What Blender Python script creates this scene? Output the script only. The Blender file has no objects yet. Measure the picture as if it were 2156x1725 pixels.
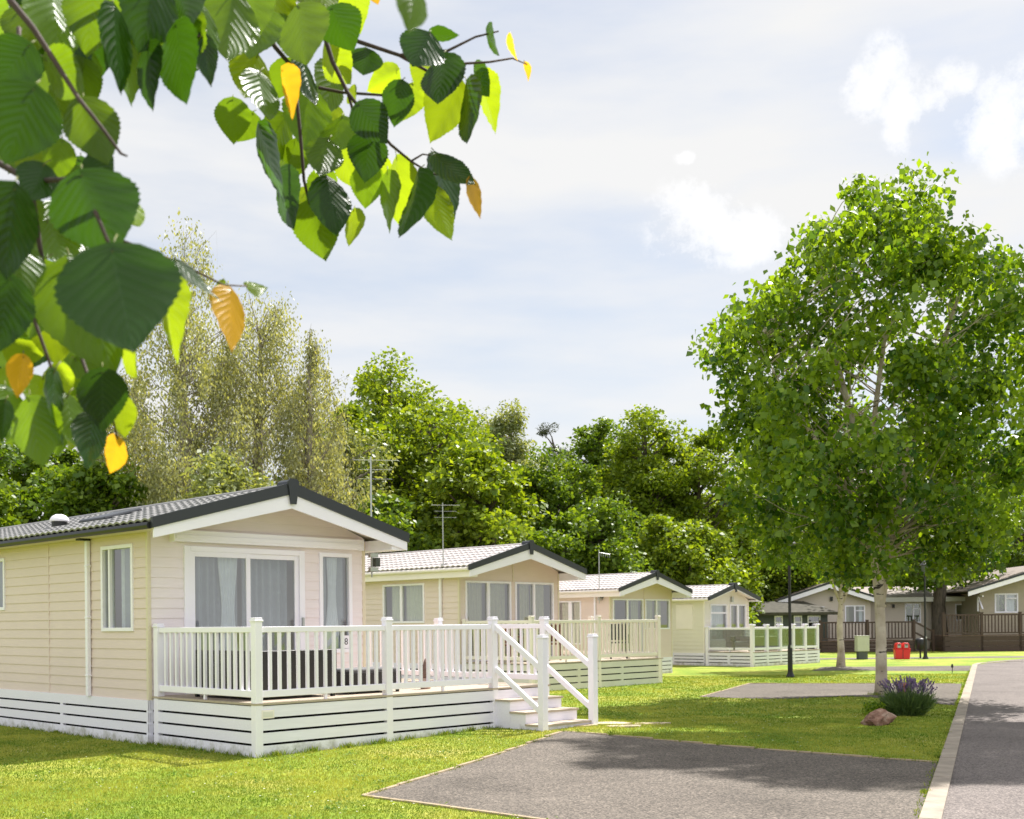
import bpy, bmesh, math, random
import numpy as np
from mathutils import Vector, Matrix, Euler
random.seed(7)
R = math.radians
scene = bpy.context.scene
col = scene.collection

# ------------------------------------------------------------------ camera
F, ROLL, EYE = 2445.0, .0092, 1.7
cam = bpy.data.cameras.new('camera')
cam.sensor_width = 36; cam.lens = 36*F/2156; cam.shift_y = (1312-862.5)/2156
cam.clip_start = .05; cam.clip_end = 2000
cam.dof.use_dof = True; cam.dof.focus_distance = 6.5; cam.dof.aperture_fstop = 10
camo = bpy.data.objects.new('camera', cam); col.objects.link(camo)
cr, sr = math.cos(ROLL), math.sin(ROLL)
camo.matrix_world = Matrix(((cr, sr, 0, 0), (0, 0, -1, 0), (-sr, cr, 0, EYE), (0, 0, 0, 1)))
scene.camera = camo

# ------------------------------------------------------------------ sky and sun
SUN_EL, SUN_AZ = R(57), R(43)          # azimuth measured from +Y towards +X
world = bpy.data.worlds.new('World'); scene.world = world
world.use_nodes = True
nt = world.node_tree; nt.nodes.clear()
def N(t, kind, **kw):
    n = t.nodes.new(kind)
    for k, v in kw.items():
        if k.startswith('i_'):
            key = k[2:]
            n.inputs[int(key) if key.isdigit() else key.replace('_', ' ')].default_value = v
        else: setattr(n, k, v)
    return n
def M(t, op, a, b=None, c=None, clamp=False):
    n = t.nodes.new('ShaderNodeMath'); n.operation = op; n.use_clamp = clamp
    for i, v in enumerate((a, b, c)):
        if v is None: continue
        if isinstance(v, (int, float)): n.inputs[i].default_value = v
        else: t.links.new(v, n.inputs[i])
    return n.outputs[0]
def ramp(t, src, stops):
    n = t.nodes.new('ShaderNodeValToRGB')
    while len(n.color_ramp.elements) < len(stops): n.color_ramp.elements.new(.5)
    for e, (p, c) in zip(n.color_ramp.elements, stops):
        e.position = p; e.color = (c, c, c, 1) if isinstance(c, (int, float)) else (*c, 1)
    if src is not None: t.links.new(src, n.inputs[0])
    return n.outputs[0]
def mixc(t, fac, a, b, mode='MIX'):
    n = t.nodes.new('ShaderNodeMix'); n.data_type = 'RGBA'; n.blend_type = mode
    for s, v in ((n.inputs[0], fac), (n.inputs[6], a), (n.inputs[7], b)):
        if isinstance(v, (int, float)): s.default_value = v
        elif isinstance(v, tuple): s.default_value = (*v[:3], 1)
        else: t.links.new(v, s)
    return n.outputs[2]
def pixdir(x, y):
    u = (x-1078)/F; v = (1312-y)/F
    return Vector((u*cr+v*sr, 1, -u*sr+v*cr)).normalized()
sky = N(nt, 'ShaderNodeTexSky', sky_type='NISHITA', sun_disc=False, sun_elevation=SUN_EL, sun_rotation=SUN_AZ, air_density=1.0, dust_density=1.5, ozone_density=1.0)
skyb = N(nt, 'ShaderNodeBackground', i_Strength=.07); nt.links.new(sky.outputs[0], skyb.inputs[0])
tc = N(nt, 'ShaderNodeTexCoord')
mp = N(nt, 'ShaderNodeMapping'); nt.links.new(tc.outputs['Generated'], mp.inputs[0])
mp.inputs['Rotation'].default_value = (0, R(-14), 0)
mp.inputs['Scale'].default_value = (1.3, 1.3, 5.4); mp.inputs['Location'].default_value = (.35, .2, .16)
n1 = N(nt, 'ShaderNodeTexNoise', i_Scale=1.35, i_Detail=7.0, i_Roughness=.52); nt.links.new(mp.outputs[0], n1.inputs['Vector'])
n2 = N(nt, 'ShaderNodeTexNoise', i_Scale=26.0, i_Detail=10.0, i_Roughness=.68); nt.links.new(tc.outputs['Generated'], n2.inputs['Vector'])
high = ramp(nt, n1.outputs[0], [(.36, .45), (.60, 1.0)])
def blob(px, py, rad, stretch=1.0):
    d = pixdir(px, py)
    vm = N(nt, 'ShaderNodeVectorMath', operation='SUBTRACT'); nt.links.new(tc.outputs['Generated'], vm.inputs[0]); vm.inputs[1].default_value = d
    vs = N(nt, 'ShaderNodeVectorMath', operation='MULTIPLY'); nt.links.new(vm.outputs[0], vs.inputs[0]); vs.inputs[1].default_value = (1/rad, 1/rad, 1/(rad*stretch))
    vl = N(nt, 'ShaderNodeVectorMath', operation='LENGTH'); nt.links.new(vs.outputs[0], vl.inputs[0])
    return M(nt, 'SUBTRACT', 1.0, vl.outputs['Value'], clamp=True)
pf = None
for b in ((1862, 135, .022, 1.3), (1825, 190, .024, 1.2), (1905, 225, .026, 1.4), (1960, 205, .024, .8), (2010, 175, .022, .9), (1895, 280, .016, 1.4), (2130, 250, .045, 1.1), (1470, 470, .055, .8), (1560, 500, .05, .6), (1445, 332, .012, .6)):
    v = blob(*b); pf = v if pf is None else M(nt, 'MAXIMUM', pf, v)
puff = M(nt, 'MULTIPLY', M(nt, 'MULTIPLY', pf, 3.0, clamp=True), M(nt, 'ADD', M(nt, 'MULTIPLY', pf, .9), M(nt, 'MULTIPLY_ADD', n2.outputs[0], 2.6, -1.42)), clamp=True)
puff = ramp(nt, puff, [(.0, 0.0), (.25, .45), (.7, .95)])
cloudb = N(nt, 'ShaderNodeBackground')
sep = N(nt, 'ShaderNodeSeparateXYZ'); nt.links.new(tc.outputs['Generated'], sep.inputs[0])
nt.links.new(M(nt, 'MULTIPLY_ADD', M(nt, 'MULTIPLY_ADD', sep.outputs[1], -1.2, .35, clamp=True),   .30, .43), cloudb.inputs[1])   # unseen clouds behind the camera brightened, an added fill for shaded walls

nt.links.new(ramp(nt, n1.outputs[0], [(.28, (.76, .83, .94)), (.42, (.91, .935, .975)), (.53, (1.0, 1.0, 1.0))]), cloudb.inputs[0])
puffb = N(nt, 'ShaderNodeBackground', i_Strength=.52); puffb.inputs[0].default_value = (.99, .99, 1, 1)
m1 = N(nt, 'ShaderNodeMixShader'); nt.links.new(high, m1.inputs[0]); nt.links.new(skyb.outputs[0], m1.inputs[1]); nt.links.new(cloudb.outputs[0], m1.inputs[2])
m2 = N(nt, 'ShaderNodeMixShader'); nt.links.new(puff, m2.inputs[0]); nt.links.new(m1.outputs[0], m2.inputs[1]); nt.links.new(puffb.outputs[0], m2.inputs[2])
wo = N(nt, 'ShaderNodeOutputWorld'); nt.links.new(m2.outputs[0], wo.inputs[0])
sl = bpy.data.lights.new('sun', 'SUN'); sl.energy = 4.5; sl.angle = R(.6); sl.color = (1, .965, .915)
so = bpy.data.objects.new('sun', sl); col.objects.link(so)
sd = Vector((math.sin(SUN_AZ)*math.cos(SUN_EL), math.cos(SUN_AZ)*math.cos(SUN_EL), math.sin(SUN_EL)))
so.rotation_euler = sd.to_track_quat('Z', 'Y').to_euler()
scene.view_settings.view_transform = 'Standard'; scene.view_settings.look = 'None'
scene.view_settings.exposure = 1.1; scene.view_settings.gamma = 1
scene.render.engine = 'CYCLES'
scene.cycles.max_bounces = 9; scene.cycles.diffuse_bounces = 6; scene.cycles.transparent_max_bounces = 12

# ------------------------------------------------------------------ materials
def mat(name, base, rough=.6, spec=.5, var=0, scale=4, bump=0, bscale=60, metal=0, stops=None, detail=5, dist=.004):
    m = bpy.data.materials.new(name); m.use_nodes = True; t = m.node_tree
    b = t.nodes['Principled BSDF']; b.inputs['Roughness'].default_value = rough
    b.inputs['Specular IOR Level'].default_value = spec; b.inputs['Metallic'].default_value = metal
    co = N(t, 'ShaderNodeTexCoord')
    if var or stops:
        n = N(t, 'ShaderNodeTexNoise', i_Scale=scale, i_Detail=detail, i_Roughness=.6); t.links.new(co.outputs['Object'], n.inputs['Vector'])
        if not stops:
            stops = [(.3, tuple(c*(1-var) for c in base)), (.7, tuple(min(1, c*(1+var)) for c in base))]
        t.links.new(ramp(t, n.outputs[0], stops), b.inputs['Base Color'])
    else: b.inputs['Base Color'].default_value = (*base, 1)
    if bump:
        n = N(t, 'ShaderNodeTexNoise', i_Scale=bscale, i_Detail=4.0); t.links.new(co.outputs['Object'], n.inputs['Vector'])
        bp = N(t, 'ShaderNodeBump', i_Strength=bump, i_Distance=dist); t.links.new(n.outputs[0], bp.inputs['Height']); t.links.new(bp.outputs[0], b.inputs['Normal'])
    return m
def wood_grain(name, base, var=.12, rough=.65, sc=(2, 40, 40)):
    m = bpy.data.materials.new(name); m.use_nodes = True; t = m.node_tree; b = t.nodes['Principled BSDF']
    co = N(t, 'ShaderNodeTexCoord'); mpn = N(t, 'ShaderNodeMapping'); mpn.inputs['Scale'].default_value = sc
    t.links.new(co.outputs['Object'], mpn.inputs[0])
    n = N(t, 'ShaderNodeTexNoise', i_Scale=1.0, i_Detail=6.0); t.links.new(mpn.outputs[0], n.inputs['Vector'])
    n0 = N(t, 'ShaderNodeTexNoise', i_Scale=1.3, i_Detail=3.0); t.links.new(co.outputs['Object'], n0.inputs['Vector'])
    c1 = ramp(t, n.outputs[0], [(.3, tuple(c*(1-var) for c in base)), (.7, tuple(min(1, c*(1+var)) for c in base))])
    c2 = mixc(t, M(t, 'MULTIPLY', n0.outputs[0], .25), c1, tuple(c*.7 for c in base))
    t.links.new(c2, b.inputs['Base Color']); b.inputs['Roughness'].default_value = rough
    bp = N(t, 'ShaderNodeBump', i_Strength=.3, i_Distance=.003); t.links.new(n.outputs[0], bp.inputs['Height']); t.links.new(bp.outputs[0], b.inputs['Normal'])
    return m
def leafmat(name, lo, hi, transl=.4, rough=.45, spec=.4, tint=(1.5, 1.35, .35), attr=True):
    m = bpy.data.materials.new(name); m.use_nodes = True; t = m.node_tree; b = t.nodes['Principled BSDF']
    a = N(t, 'ShaderNodeAttribute', attribute_name='shade')
    c = ramp(t, a.outputs['Fac'], [(0, lo), (1, hi)])
    t.links.new(c, b.inputs['Base Color']); b.inputs['Roughness'].default_value = rough; b.inputs['Specular IOR Level'].default_value = spec
    tr = N(t, 'ShaderNodeBsdfTranslucent'); t.links.new(mixc(t, 1.0, c, tint, 'MULTIPLY'), tr.inputs[0])
    mx = N(t, 'ShaderNodeMixShader'); mx.inputs[0].default_value = transl
    t.links.new(b.outputs[0], mx.inputs[1]); t.links.new(tr.outputs[0], mx.inputs[2])
    t.links.new(mx.outputs[0], t.nodes['Material Output'].inputs[0])
    return m
WHITE = mat('white_plastic', (.83, .80, .88), .38, .5, var=.03, scale=1.2)
WHITE2 = wood_grain('white_plank', (.82, .795, .90), .045, .5)
def stain(m, c, zmax, amt):
    t = m.node_tree; b = t.nodes['Principled BSDF']; old = b.inputs['Base Color'].links[0].from_socket
    co = N(t, 'ShaderNodeTexCoord'); sx = N(t, 'ShaderNodeSeparateXYZ'); t.links.new(co.outputs['Object'], sx.inputs[0])
    n = N(t, 'ShaderNodeTexNoise', i_Scale=5.0, i_Detail=9.0, i_Roughness=.7); t.links.new(co.outputs['Object'], n.inputs['Vector'])
    k = M(t, 'SUBTRACT', M(t, 'MULTIPLY_ADD', sx.outputs[2], -1.0/zmax, 1.0), M(t, 'MULTIPLY_ADD', n.outputs[0], -3.0, 1.65))
    t.links.new(mixc(t, M(t, 'MULTIPLY', ramp(t, k, [(.15, 0.0), (.9, 1.0)]), amt), old, c), b.inputs['Base Color'])
stain(WHITE2, (.20, .19, .10), .20, .6)
CREAM = mat('cream_plastic', (.80, .74, .69), .5, .4, var=.04, scale=1.5)
SAGE = mat('pale_sage_plank', (.67, .645, .60), .6, .4, var=.05, scale=1.5)
def siding_mat(name, base):
    m = wood_grain(name, base, .035, .55, (3, 3, 60)); return m
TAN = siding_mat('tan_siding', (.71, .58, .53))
TAN2 = siding_mat('beige_siding', (.72, .60, .54))
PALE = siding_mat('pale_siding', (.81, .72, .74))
GREENISH = siding_mat('pale_green_siding', (.73, .69, .60))
GREIGE = siding_mat('greige_siding', (.58, .50, .43))
DKGREEN = siding_mat('dark_green_siding', (.05, .06, .05))
TRIM = mat('cream_trim', (.66, .58, .44), .5, .4)
DARK = mat('anthracite_plastic', (.028, .031, .038), .4, .4)
BLACK = mat('black_plastic', (.012, .012, .013), .4, .4)
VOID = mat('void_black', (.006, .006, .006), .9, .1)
TILE = mat('grey_roof_tile', (.18, .175, .17), .42, .6, var=.22, scale=1.8, bump=.3, bscale=30)
TILE2 = mat('pale_roof_tile', (.42, .38, .37), .34, .7, var=.12, scale=3, bump=.3, bscale=30)
BROWNTILE = mat('brown_roof_tile', (.20, .16, .135), .6, .4, var=.15, scale=3)
DECKB = wood_grain('deck_board', (.42, .35, .27), .12, .7, (2, 40, 40))
BROWNW = wood_grain('dark_brown_timber', (.055, .027, .018), .2, .5, (40, 40, 3))
METAL = mat('galvanised_metal', (.42, .43, .42), .35, .5, metal=.7)
SOIL = mat('soil', (.08, .055, .035), .95, .1, var=.3, scale=30, bump=1, bscale=60, dist=.02)
CONC = mat('kerb_concrete', (.30, .255, .205), .85, .3, var=.24, scale=3.5, bump=.6, bscale=120)
SLAB = mat('paving_stone', (.50, .41, .28), .8, .3, var=.16, scale=7, bump=.5, bscale=80)
EDGE = mat('edging_timber', (.33, .26, .17), .85, .3, var=.2, scale=8)
ROCK = mat('rock', (.16, .09, .06), .85, .3, stops=[(.3, (.07, .035, .025)), (.5, (.20, .11, .075)), (.7, (.36, .27, .21))], scale=5, bump=1, bscale=18, dist=.02)
RED = mat('red_plastic', (.62, .012, .015), .35, .5, var=.05, scale=5)
TERRA = mat('terracotta', (.38, .13, .08), .7, .3, var=.1)
GREYBASE = mat('grey_base', (.08, .09, .085), .7, .3, var=.1)
BOXG = mat('pale_green_cabinet', (.46, .47, .38), .6, .4, var=.06)
def asphalt(name, c0, c1, sc):
    m = bpy.data.materials.new(name); m.use_nodes = True; t = m.node_tree; b = t.nodes['Principled BSDF']
    co = N(t, 'ShaderNodeTexCoord')
    v = N(t, 'ShaderNodeTexVoronoi', i_Scale=sc); t.links.new(co.outputs['Object'], v.inputs['Vector'])
    n = N(t, 'ShaderNodeTexNoise', i_Scale=.7, i_Detail=6.0, i_Roughness=.65); t.links.new(co.outputs['Object'], n.inputs['Vector'])
    n3 = N(t, 'ShaderNodeTexNoise', i_Scale=22.0, i_Detail=5.0, i_Roughness=.75); t.links.new(co.outputs['Object'], n3.inputs['Vector'])
    stone = ramp(t, M(t, 'ADD', M(t, 'MULTIPLY', v.outputs['Color'], .65), M(t, 'MULTIPLY', n3.outputs[0], .4)), [(.18, tuple(c*.45 for c in c0)), (.5, c0), (.78, c1), (.93, tuple(min(1, c*1.7) for c in c1))])
    wear = ramp(t, n.outputs[0], [(.32, .70), (.45, .92), (.6, 1.02), (.72, 1.25)])
    t.links.new(mixc(t, 1.0, stone, wear, 'MULTIPLY'), b.inputs['Base Color'])
    b.inputs['Roughness'].default_value = .9; b.inputs['Specular IOR Level'].default_value = .25
    bp = N(t, 'ShaderNodeBump', i_Strength=.8, i_Distance=.006); t.links.new(v.outputs['Distance'], bp.inputs['Height']); t.links.new(bp.outputs[0], b.inputs['Normal'])
    return m
ASPH = asphalt('car_park_asphalt', (.112, .097, .082), (.205, .172, .142), 55)
ROADM = asphalt('road_asphalt', (.15, .13, .122), (.24, .205, .185), 60)
def lawn_mat():
    m = bpy.data.materials.new('lawn_grass'); m.use_nodes = True; t = m.node_tree; b = t.nodes['Principled BSDF']
    co = N(t, 'ShaderNodeTexCoord')
    a = N(t, 'ShaderNodeTexNoise', i_Scale=.45, i_Detail=6.0, i_Roughness=.65); t.links.new(co.outputs['Object'], a.inputs['Vector'])
    c = N(t, 'ShaderNodeTexNoise', i_Scale=9.0, i_Detail=8.0, i_Roughness=.75); t.links.new(co.outputs['Object'], c.inputs['Vector'])
    c1 = ramp(t, a.outputs[0], [(.32, (.12, .21, .016)), (.47, (.20, .27, .02)), (.58, (.29, .31, .04)), (.74, (.40, .34, .10))])
    c2 = ramp(t, c.outputs[0], [(.3, .55), (.5, .95), (.72, 1.35)])
    t.links.new(mixc(t, 1.0, c1, c2, 'MULTIPLY'), b.inputs['Base Color'])
    b.inputs['Roughness'].default_value = .8; b.inputs['Specular IOR Level'].default_value = .2
    bp = N(t, 'ShaderNodeBump', i_Strength=1.0, i_Distance=.03); t.links.new(c.outputs[0], bp.inputs['Height']); t.links.new(bp.outputs[0], b.inputs['Normal'])
    return m
LAWN = lawn_mat()
def glassmat(name, tint=(.75, .8, .8), refl=.16):
    m = bpy.data.materials.new(name); m.use_nodes = True; t = m.node_tree; t.nodes.clear()
    tr = N(t, 'ShaderNodeBsdfTransparent'); tr.inputs[0].default_value = (*tint, 1)
    g = N(t, 'ShaderNodeBsdfGlossy', i_Roughness=.015)
    lw = N(t, 'ShaderNodeLayerWeight', i_Blend=.32)
    mx = N(t, 'ShaderNodeMixShader'); t.links.new(M(t, 'ADD', M(t, 'MULTIPLY', lw.outputs['Facing'], .35), refl, clamp=True), mx.inputs[0])
    t.links.new(tr.outputs[0], mx.inputs[1]); t.links.new(g.outputs[0], mx.inputs[2])
    o = N(t, 'ShaderNodeOutputMaterial'); t.links.new(mx.outputs[0], o.inputs[0]); return m
GLASS = glassmat('window_glass')
SMOKE = glassmat('smoked_glass', (.50, .60, .55), .06)
def cloth(name, c):
    m = bpy.data.materials.new(name); m.use_nodes = True; t = m.node_tree; b = t.nodes['Principled BSDF']
    co = N(t, 'ShaderNodeTexCoord'); n = N(t, 'ShaderNodeTexNoise', i_Scale=11.0, i_Detail=5.0); t.links.new(co.outputs['Object'], n.inputs['Vector'])
    t.links.new(ramp(t, n.outputs[0], [(.35, tuple(x*.93 for x in c)), (.65, c), (.78, tuple(min(1, x*1.12) for x in c))]), b.inputs['Base Color'])
    b.inputs['Roughness'].default_value = .9
    return m
VOILE = cloth('voile', (.34, .365, .41)); DRAPE = cloth('drape', (.44, .42, .29)); BLIND = cloth('blind_cloth', (.60, .60, .44)); WDRAPE = cloth('white_drape', (.8, .82, .86))
def rattanm():
    m = bpy.data.materials.new('rattan'); m.use_nodes = True; t = m.node_tree; b = t.nodes['Principled BSDF']
    co = N(t, 'ShaderNodeTexCoord'); w = N(t, 'ShaderNodeTexWave', wave_type='BANDS', bands_direction='Z', i_Scale=22.0, i_Distortion=.6); t.links.new(co.outputs['Object'], w.inputs['Vector'])
    t.links.new(ramp(t, w.outputs[0], [(0, (.010, .009, .009)), (1, (.045, .042, .042))]), b.inputs['Base Color']); b.inputs['Roughness'].default_value = .55
    bp = N(t, 'ShaderNodeBump', i_Strength=.7, i_Distance=.005); t.links.new(w.outputs[0], bp.inputs['Height']); t.links.new(bp.outputs[0], b.inputs['Normal'])
    return m
RATTAN = rattanm()
def barkm(name, birch=True, c=(.10, .08, .06)):
    m = bpy.data.materials.new(name); m.use_nodes = True; t = m.node_tree; b = t.nodes['Principled BSDF']
    co = N(t, 'ShaderNodeTexCoord'); mpn = N(t, 'ShaderNodeMapping'); t.links.new(co.outputs['Object'], mpn.inputs[0])
    if birch:
        mpn.inputs['Scale'].default_value = (3.0, 3.0, 9.0)
        n = N(t, 'ShaderNodeTexNoise', i_Scale=1.6, i_Detail=3.0, i_Roughness=.55); t.links.new(mpn.outputs[0], n.inputs['Vector'])
        n2_ = N(t, 'ShaderNodeTexNoise', i_Scale=2.5, i_Detail=6.0); t.links.new(co.outputs['Object'], n2_.inputs['Vector'])
        base = ramp(t, n2_.outputs[0], [(.3, (.30, .24, .18)), (.55, (.48, .41, .33)), (.7, (.60, .54, .46))])
        cc = mixc(t, ramp(t, n.outputs[0], [(.34, 1.0), (.385, 0.0)]), base, (.035, .028, .022))
    else:
        mpn.inputs['Scale'].default_value = (9, 9, 1.5)
        n = N(t, 'ShaderNodeTexNoise', i_Scale=2.0, i_Detail=6.0); t.links.new(mpn.outputs[0], n.inputs['Vector'])
        cc = ramp(t, n.outputs[0], [(.3, tuple(x*.5 for x in c)), (.7, tuple(x*1.5 for x in c))])
    t.links.new(cc, b.inputs['Base Color']); b.inputs['Roughness'].default_value = .85
    bp = N(t, 'ShaderNodeBump', i_Strength=.6, i_Distance=.02); t.links.new(n.outputs[0], bp.inputs['Height']); t.links.new(bp.outputs[0], b.inputs['Normal'])
    return m
GBARK = barkm('grey_bark', False, (.22, .19, .15)); BIRCHB = barkm('birch_bark'); BARK = barkm('bark', False); TWIG = barkm('twig_bark', False, (.05, .032, .024))

# ------------------------------------------------------------------ helpers
def H(x, y):                                    # gentle rise of the lawn
    return .10*math.exp(-((x-.9)**2+(y-18.3)**2)/10.) + .13*math.exp(-((x-7.3)**2+(y-24.0)**2)/1.6) + .10*math.exp(-((x-11.26)**2+(y-39.8)**2)/1.5)
def tag(o, label=None, cat=None, group=None, kind=None):
    if label: o['label'] = label
    if cat: o['category'] = cat
    if group: o['group'] = group
    if kind: o['kind'] = kind
    return o
def empty(name, loc=(0, 0, 0), rz=0, label=None, cat=None, group=None):
    o = bpy.data.objects.new(name, None); col.objects.link(o); o.location = loc; o.rotation_euler = (0, 0, rz)
    o.empty_display_size = .2
    return tag(o, label, cat, group)
class MB:
    def __init__(s): s.v = []; s.f = []; s.smooth = False
    def add(s, vs, fs):
        b = len(s.v); s.v += [tuple(v) for v in vs]; s.f += [tuple(b+i for i in f) for f in fs]; return s
    def box(s, x0, x1, y0, y1, z0, z1):
        return s.add([(x0, y0, z0), (x1, y0, z0), (x1, y1, z0), (x0, y1, z0), (x0, y0, z1), (x1, y0, z1), (x1, y1, z1), (x0, y1, z1)],
                     [(0, 3, 2, 1), (4, 5, 6, 7), (0, 1, 5, 4), (1, 2, 6, 5), (2, 3, 7, 6), (3, 0, 4, 7)])
    def bar(s, a, b, w, h):                     # box along a->b, w horizontal, h vertical-ish
        a = Vector(a); b = Vector(b); d = (b-a).normalized(); sd_ = d.cross(Vector((0, 0, 1)))
        if sd_.length < 1e-4: sd_ = Vector((1, 0, 0))
        sd_.normalize(); up = sd_.cross(d)
        p = []
        for q in (a, b):
            for i, j in ((-1, -1), (1, -1), (1, 1), (-1, 1)): p.append(q+sd_*(i*w/2)+up*(j*h/2))
        return s.add(p, [(0, 3, 2, 1), (4, 5, 6, 7), (0, 1, 5, 4), (1, 2, 6, 5), (2, 3, 7, 6), (3, 0, 4, 7)])
    def tube(s, pts, rads, n=8, cap=True):
        pts = [Vector(p) for p in pts]; k = len(pts)
        if isinstance(rads, (int, float)): rads = [rads]*k
        base = len(s.v); prev = None
        for i, p in enumerate(pts):
            d = (pts[min(i+1, k-1)]-pts[max(i-1, 0)])
            if d.length < 1e-9: d = Vector((0, 0, 1))
            d.normalize()
            u = (prev - d*prev.dot(d)) if prev is not None else d.cross(Vector((0, 1, .3)))
            if u.length < 1e-5: u = d.cross(Vector((1, 0, 0)))
            u.normalize(); prev = u; w = d.cross(u)
            for j in range(n):
                a = 2*math.pi*j/n; q = p+(u*math.cos(a)+w*math.sin(a))*rads[i]; s.v.append((q.x, q.y, q.z))
        for i in range(k-1):
            for j in range(n):
                a = base+i*n+j; b = base+i*n+(j+1) % n
                s.f.append((a, b, b+n, a+n))
        if cap:
            s.f.append(tuple(base+j for j in reversed(range(n)))); s.f.append(tuple(base+(k-1)*n+j for j in range(n)))
        return s
    def lathe(s, prof, n=16, c=(0, 0, 0)):
        base = len(s.v)
        for r_, z in prof:
            for j in range(n):
                a = 2*math.pi*j/n; s.v.append((c[0]+r_*math.cos(a), c[1]+r_*math.sin(a), c[2]+z))
        for i in range(len(prof)-1):
            for j in range(n):
                a = base+i*n+j; b = base+i*n+(j+1) % n; s.f.append((a, b, b+n, a+n))
        s.f.append(tuple(base+j for j in reversed(range(n)))); s.f.append(tuple(base+(len(prof)-1)*n+j for j in range(n)))
        return s
    def prism(s, poly, y0, y1):                 # polygon in xz extruded along y
        n = len(poly)
        return s.add([(x, y0, z) for x, z in poly]+[(x, y1, z) for x, z in poly],
                     [tuple(range(n)), tuple(reversed(range(n, 2*n)))]+[(i, i+n, (i+1) % n+n, (i+1) % n) for i in range(n)])
    def build(s, name, m, parent=None, smooth=False, bevel=0):
        me = bpy.data.meshes.new(name); me.from_pydata(s.v, [], s.f)
        for x in (m if isinstance(m, (list, tuple)) else [m]): me.materials.append(x)
        me.update()
        if not smooth:
            bm = bmesh.new(); bm.from_mesh(me); bmesh.ops.recalc_face_normals(bm, faces=bm.faces); bm.to_mesh(me); bm.free()
        if smooth: me.polygons.foreach_set('use_smooth', [True]*len(me.polygons))
        o = bpy.data.objects.new(name, me); col.objects.link(o)
        if parent: o.parent = parent
        if bevel:
            bv = o.modifiers.new('bevel', 'BEVEL'); bv.width = bevel; bv.segments = 2; bv.limit_method = 'ANGLE'
        return o
def share(o, parent, loc=None):
    c = o.copy(); col.objects.link(c); c.parent = parent
    if loc is not None: c.location = loc
    return c
def copy_tree(o, loc, rz=0, sc=1, label=None, group=None):
    r = o.copy(); col.objects.link(r); r.location = loc; r.rotation_euler = (0, 0, rz); r.scale = (sc, sc, sc) if isinstance(sc, (int, float)) else sc
    if label: r['label'] = label
    if group: r['group'] = group
    for ch in o.children:
        c = ch.copy(); col.objects.link(c); c.parent = r
        for g in ch.children:
            d = g.copy(); col.objects.link(d); d.parent = c
    return r
def kites(P, D, Nn, L, W, name, m, parent, shade, fold=.12):
    """P base, D tip direction, Nn normal (all n,3), L length, W width -> one mesh of small leaves"""
    n = len(P); D = D/np.linalg.norm(D, axis=1)[:, None]
    S = np.cross(D, Nn); S /= (np.linalg.norm(S, axis=1)[:, None]+1e-9); U = np.cross(S, D)
    L = L[:, None]; W = W[:, None]
    V = np.empty((n, 4, 3)); V[:, 0] = P
    V[:, 1] = P+D*L*.42+S*W*.5+U*W*fold; V[:, 2] = P+D*L; V[:, 3] = P+D*L*.42-S*W*.5+U*W*fold
    me = bpy.data.meshes.new(name); me.vertices.add(4*n); me.vertices.foreach_set('co', V.reshape(-1).astype(np.float32))
    me.loops.add(4*n); me.loops.foreach_set('vertex_index', np.arange(4*n, dtype=np.int32))
    me.polygons.add(n); me.polygons.foreach_set('loop_start', np.arange(0, 4*n, 4, dtype=np.int32))
    try: me.polygons.foreach_set('loop_total', np.full(n, 4, dtype=np.int32))
    except Exception: pass
    me.update(calc_edges=True)
    at = me.attributes.new('shade', 'FLOAT', 'FACE'); at.data.foreach_set('value', shade.astype(np.float32))
    me.materials.append(m); me.validate()
    o = bpy.data.objects.new(name, me); col.objects.link(o)
    if parent: o.parent = parent
    return o

# ------------------------------------------------------------------ ground sheets
def sheet(name, poly, z, m, cell=None, region=None):
    bm = bmesh.new(); vs = [bm.verts.new((x, y, 0)) for x, y in poly]; bm.faces.new(vs)
    if cell:
        x0, x1, y0, y1 = region
        for k in range(int((x1-x0)/cell)+1):
            bmesh.ops.bisect_plane(bm, geom=bm.verts[:]+bm.edges[:]+bm.faces[:], plane_co=(x0+k*cell, 0, 0), plane_no=(1, 0, 0))
        for k in range(int((y1-y0)/cell)+1):
            bmesh.ops.bisect_plane(bm, geom=bm.verts[:]+bm.edges[:]+bm.faces[:], plane_co=(0, y0+k*cell, 0), plane_no=(0, 1, 0))
    for v in bm.verts: v.co.z = z+(H(v.co.x, v.co.y) if cell else 0)
    bmesh.ops.recalc_face_normals(bm, faces=bm.faces)
    if bm.faces[:] and sum(f_.normal.z for f_ in bm.faces) < 0: bmesh.ops.reverse_faces(bm, faces=bm.faces)
    me = bpy.data.meshes.new(name); bm.to_mesh(me); bm.free(); me.materials.append(m)
    o = bpy.data.objects.new(name, me); col.objects.link(o); return tag(o, kind='structure')
REG = (-7, 18, 11, 44)
sheet('lawn', [(-600, -100), (600, -100), (600, 900), (-600, 900)], 0, LAWN, .5, REG)
PADA = [(-1.49, 11.48), (.74, 17.18), (5.01, 13.71), (3.40, 9.78), (2.6, 7.9)]
sheet('car_park_bay', [(x, y) for x, y in PADA], .006, ASPH, .5, REG)
PADB = [(4.21, 26.04), (6.4, 31.35), (11.75, 30.35), (8.62, 22.62)]
sheet('car_park_bay', PADB, .006, ASPH, .5, REG)
PADC = [(9.94, 38.56), (11.62, 41.88), (16.6, 42.0), (14.9, 37.86)]
sheet('car_park_bay', PADC, .006, ASPH, .5, REG)
kd = Vector((math.sin(R(22.3)), math.cos(R(22.3)), 0)); kn = Vector((kd.y, -kd.x, 0)); k0 = Vector((3.45, 9.88, 0))
def kp(t, s): q = k0+kd*t+kn*s; return (q.x, q.y)
curve = [kp(35.6, .18), (18.1, 44.2), (19.6, 45.6), (23, 46.6), (40, 47.5)]
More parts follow.
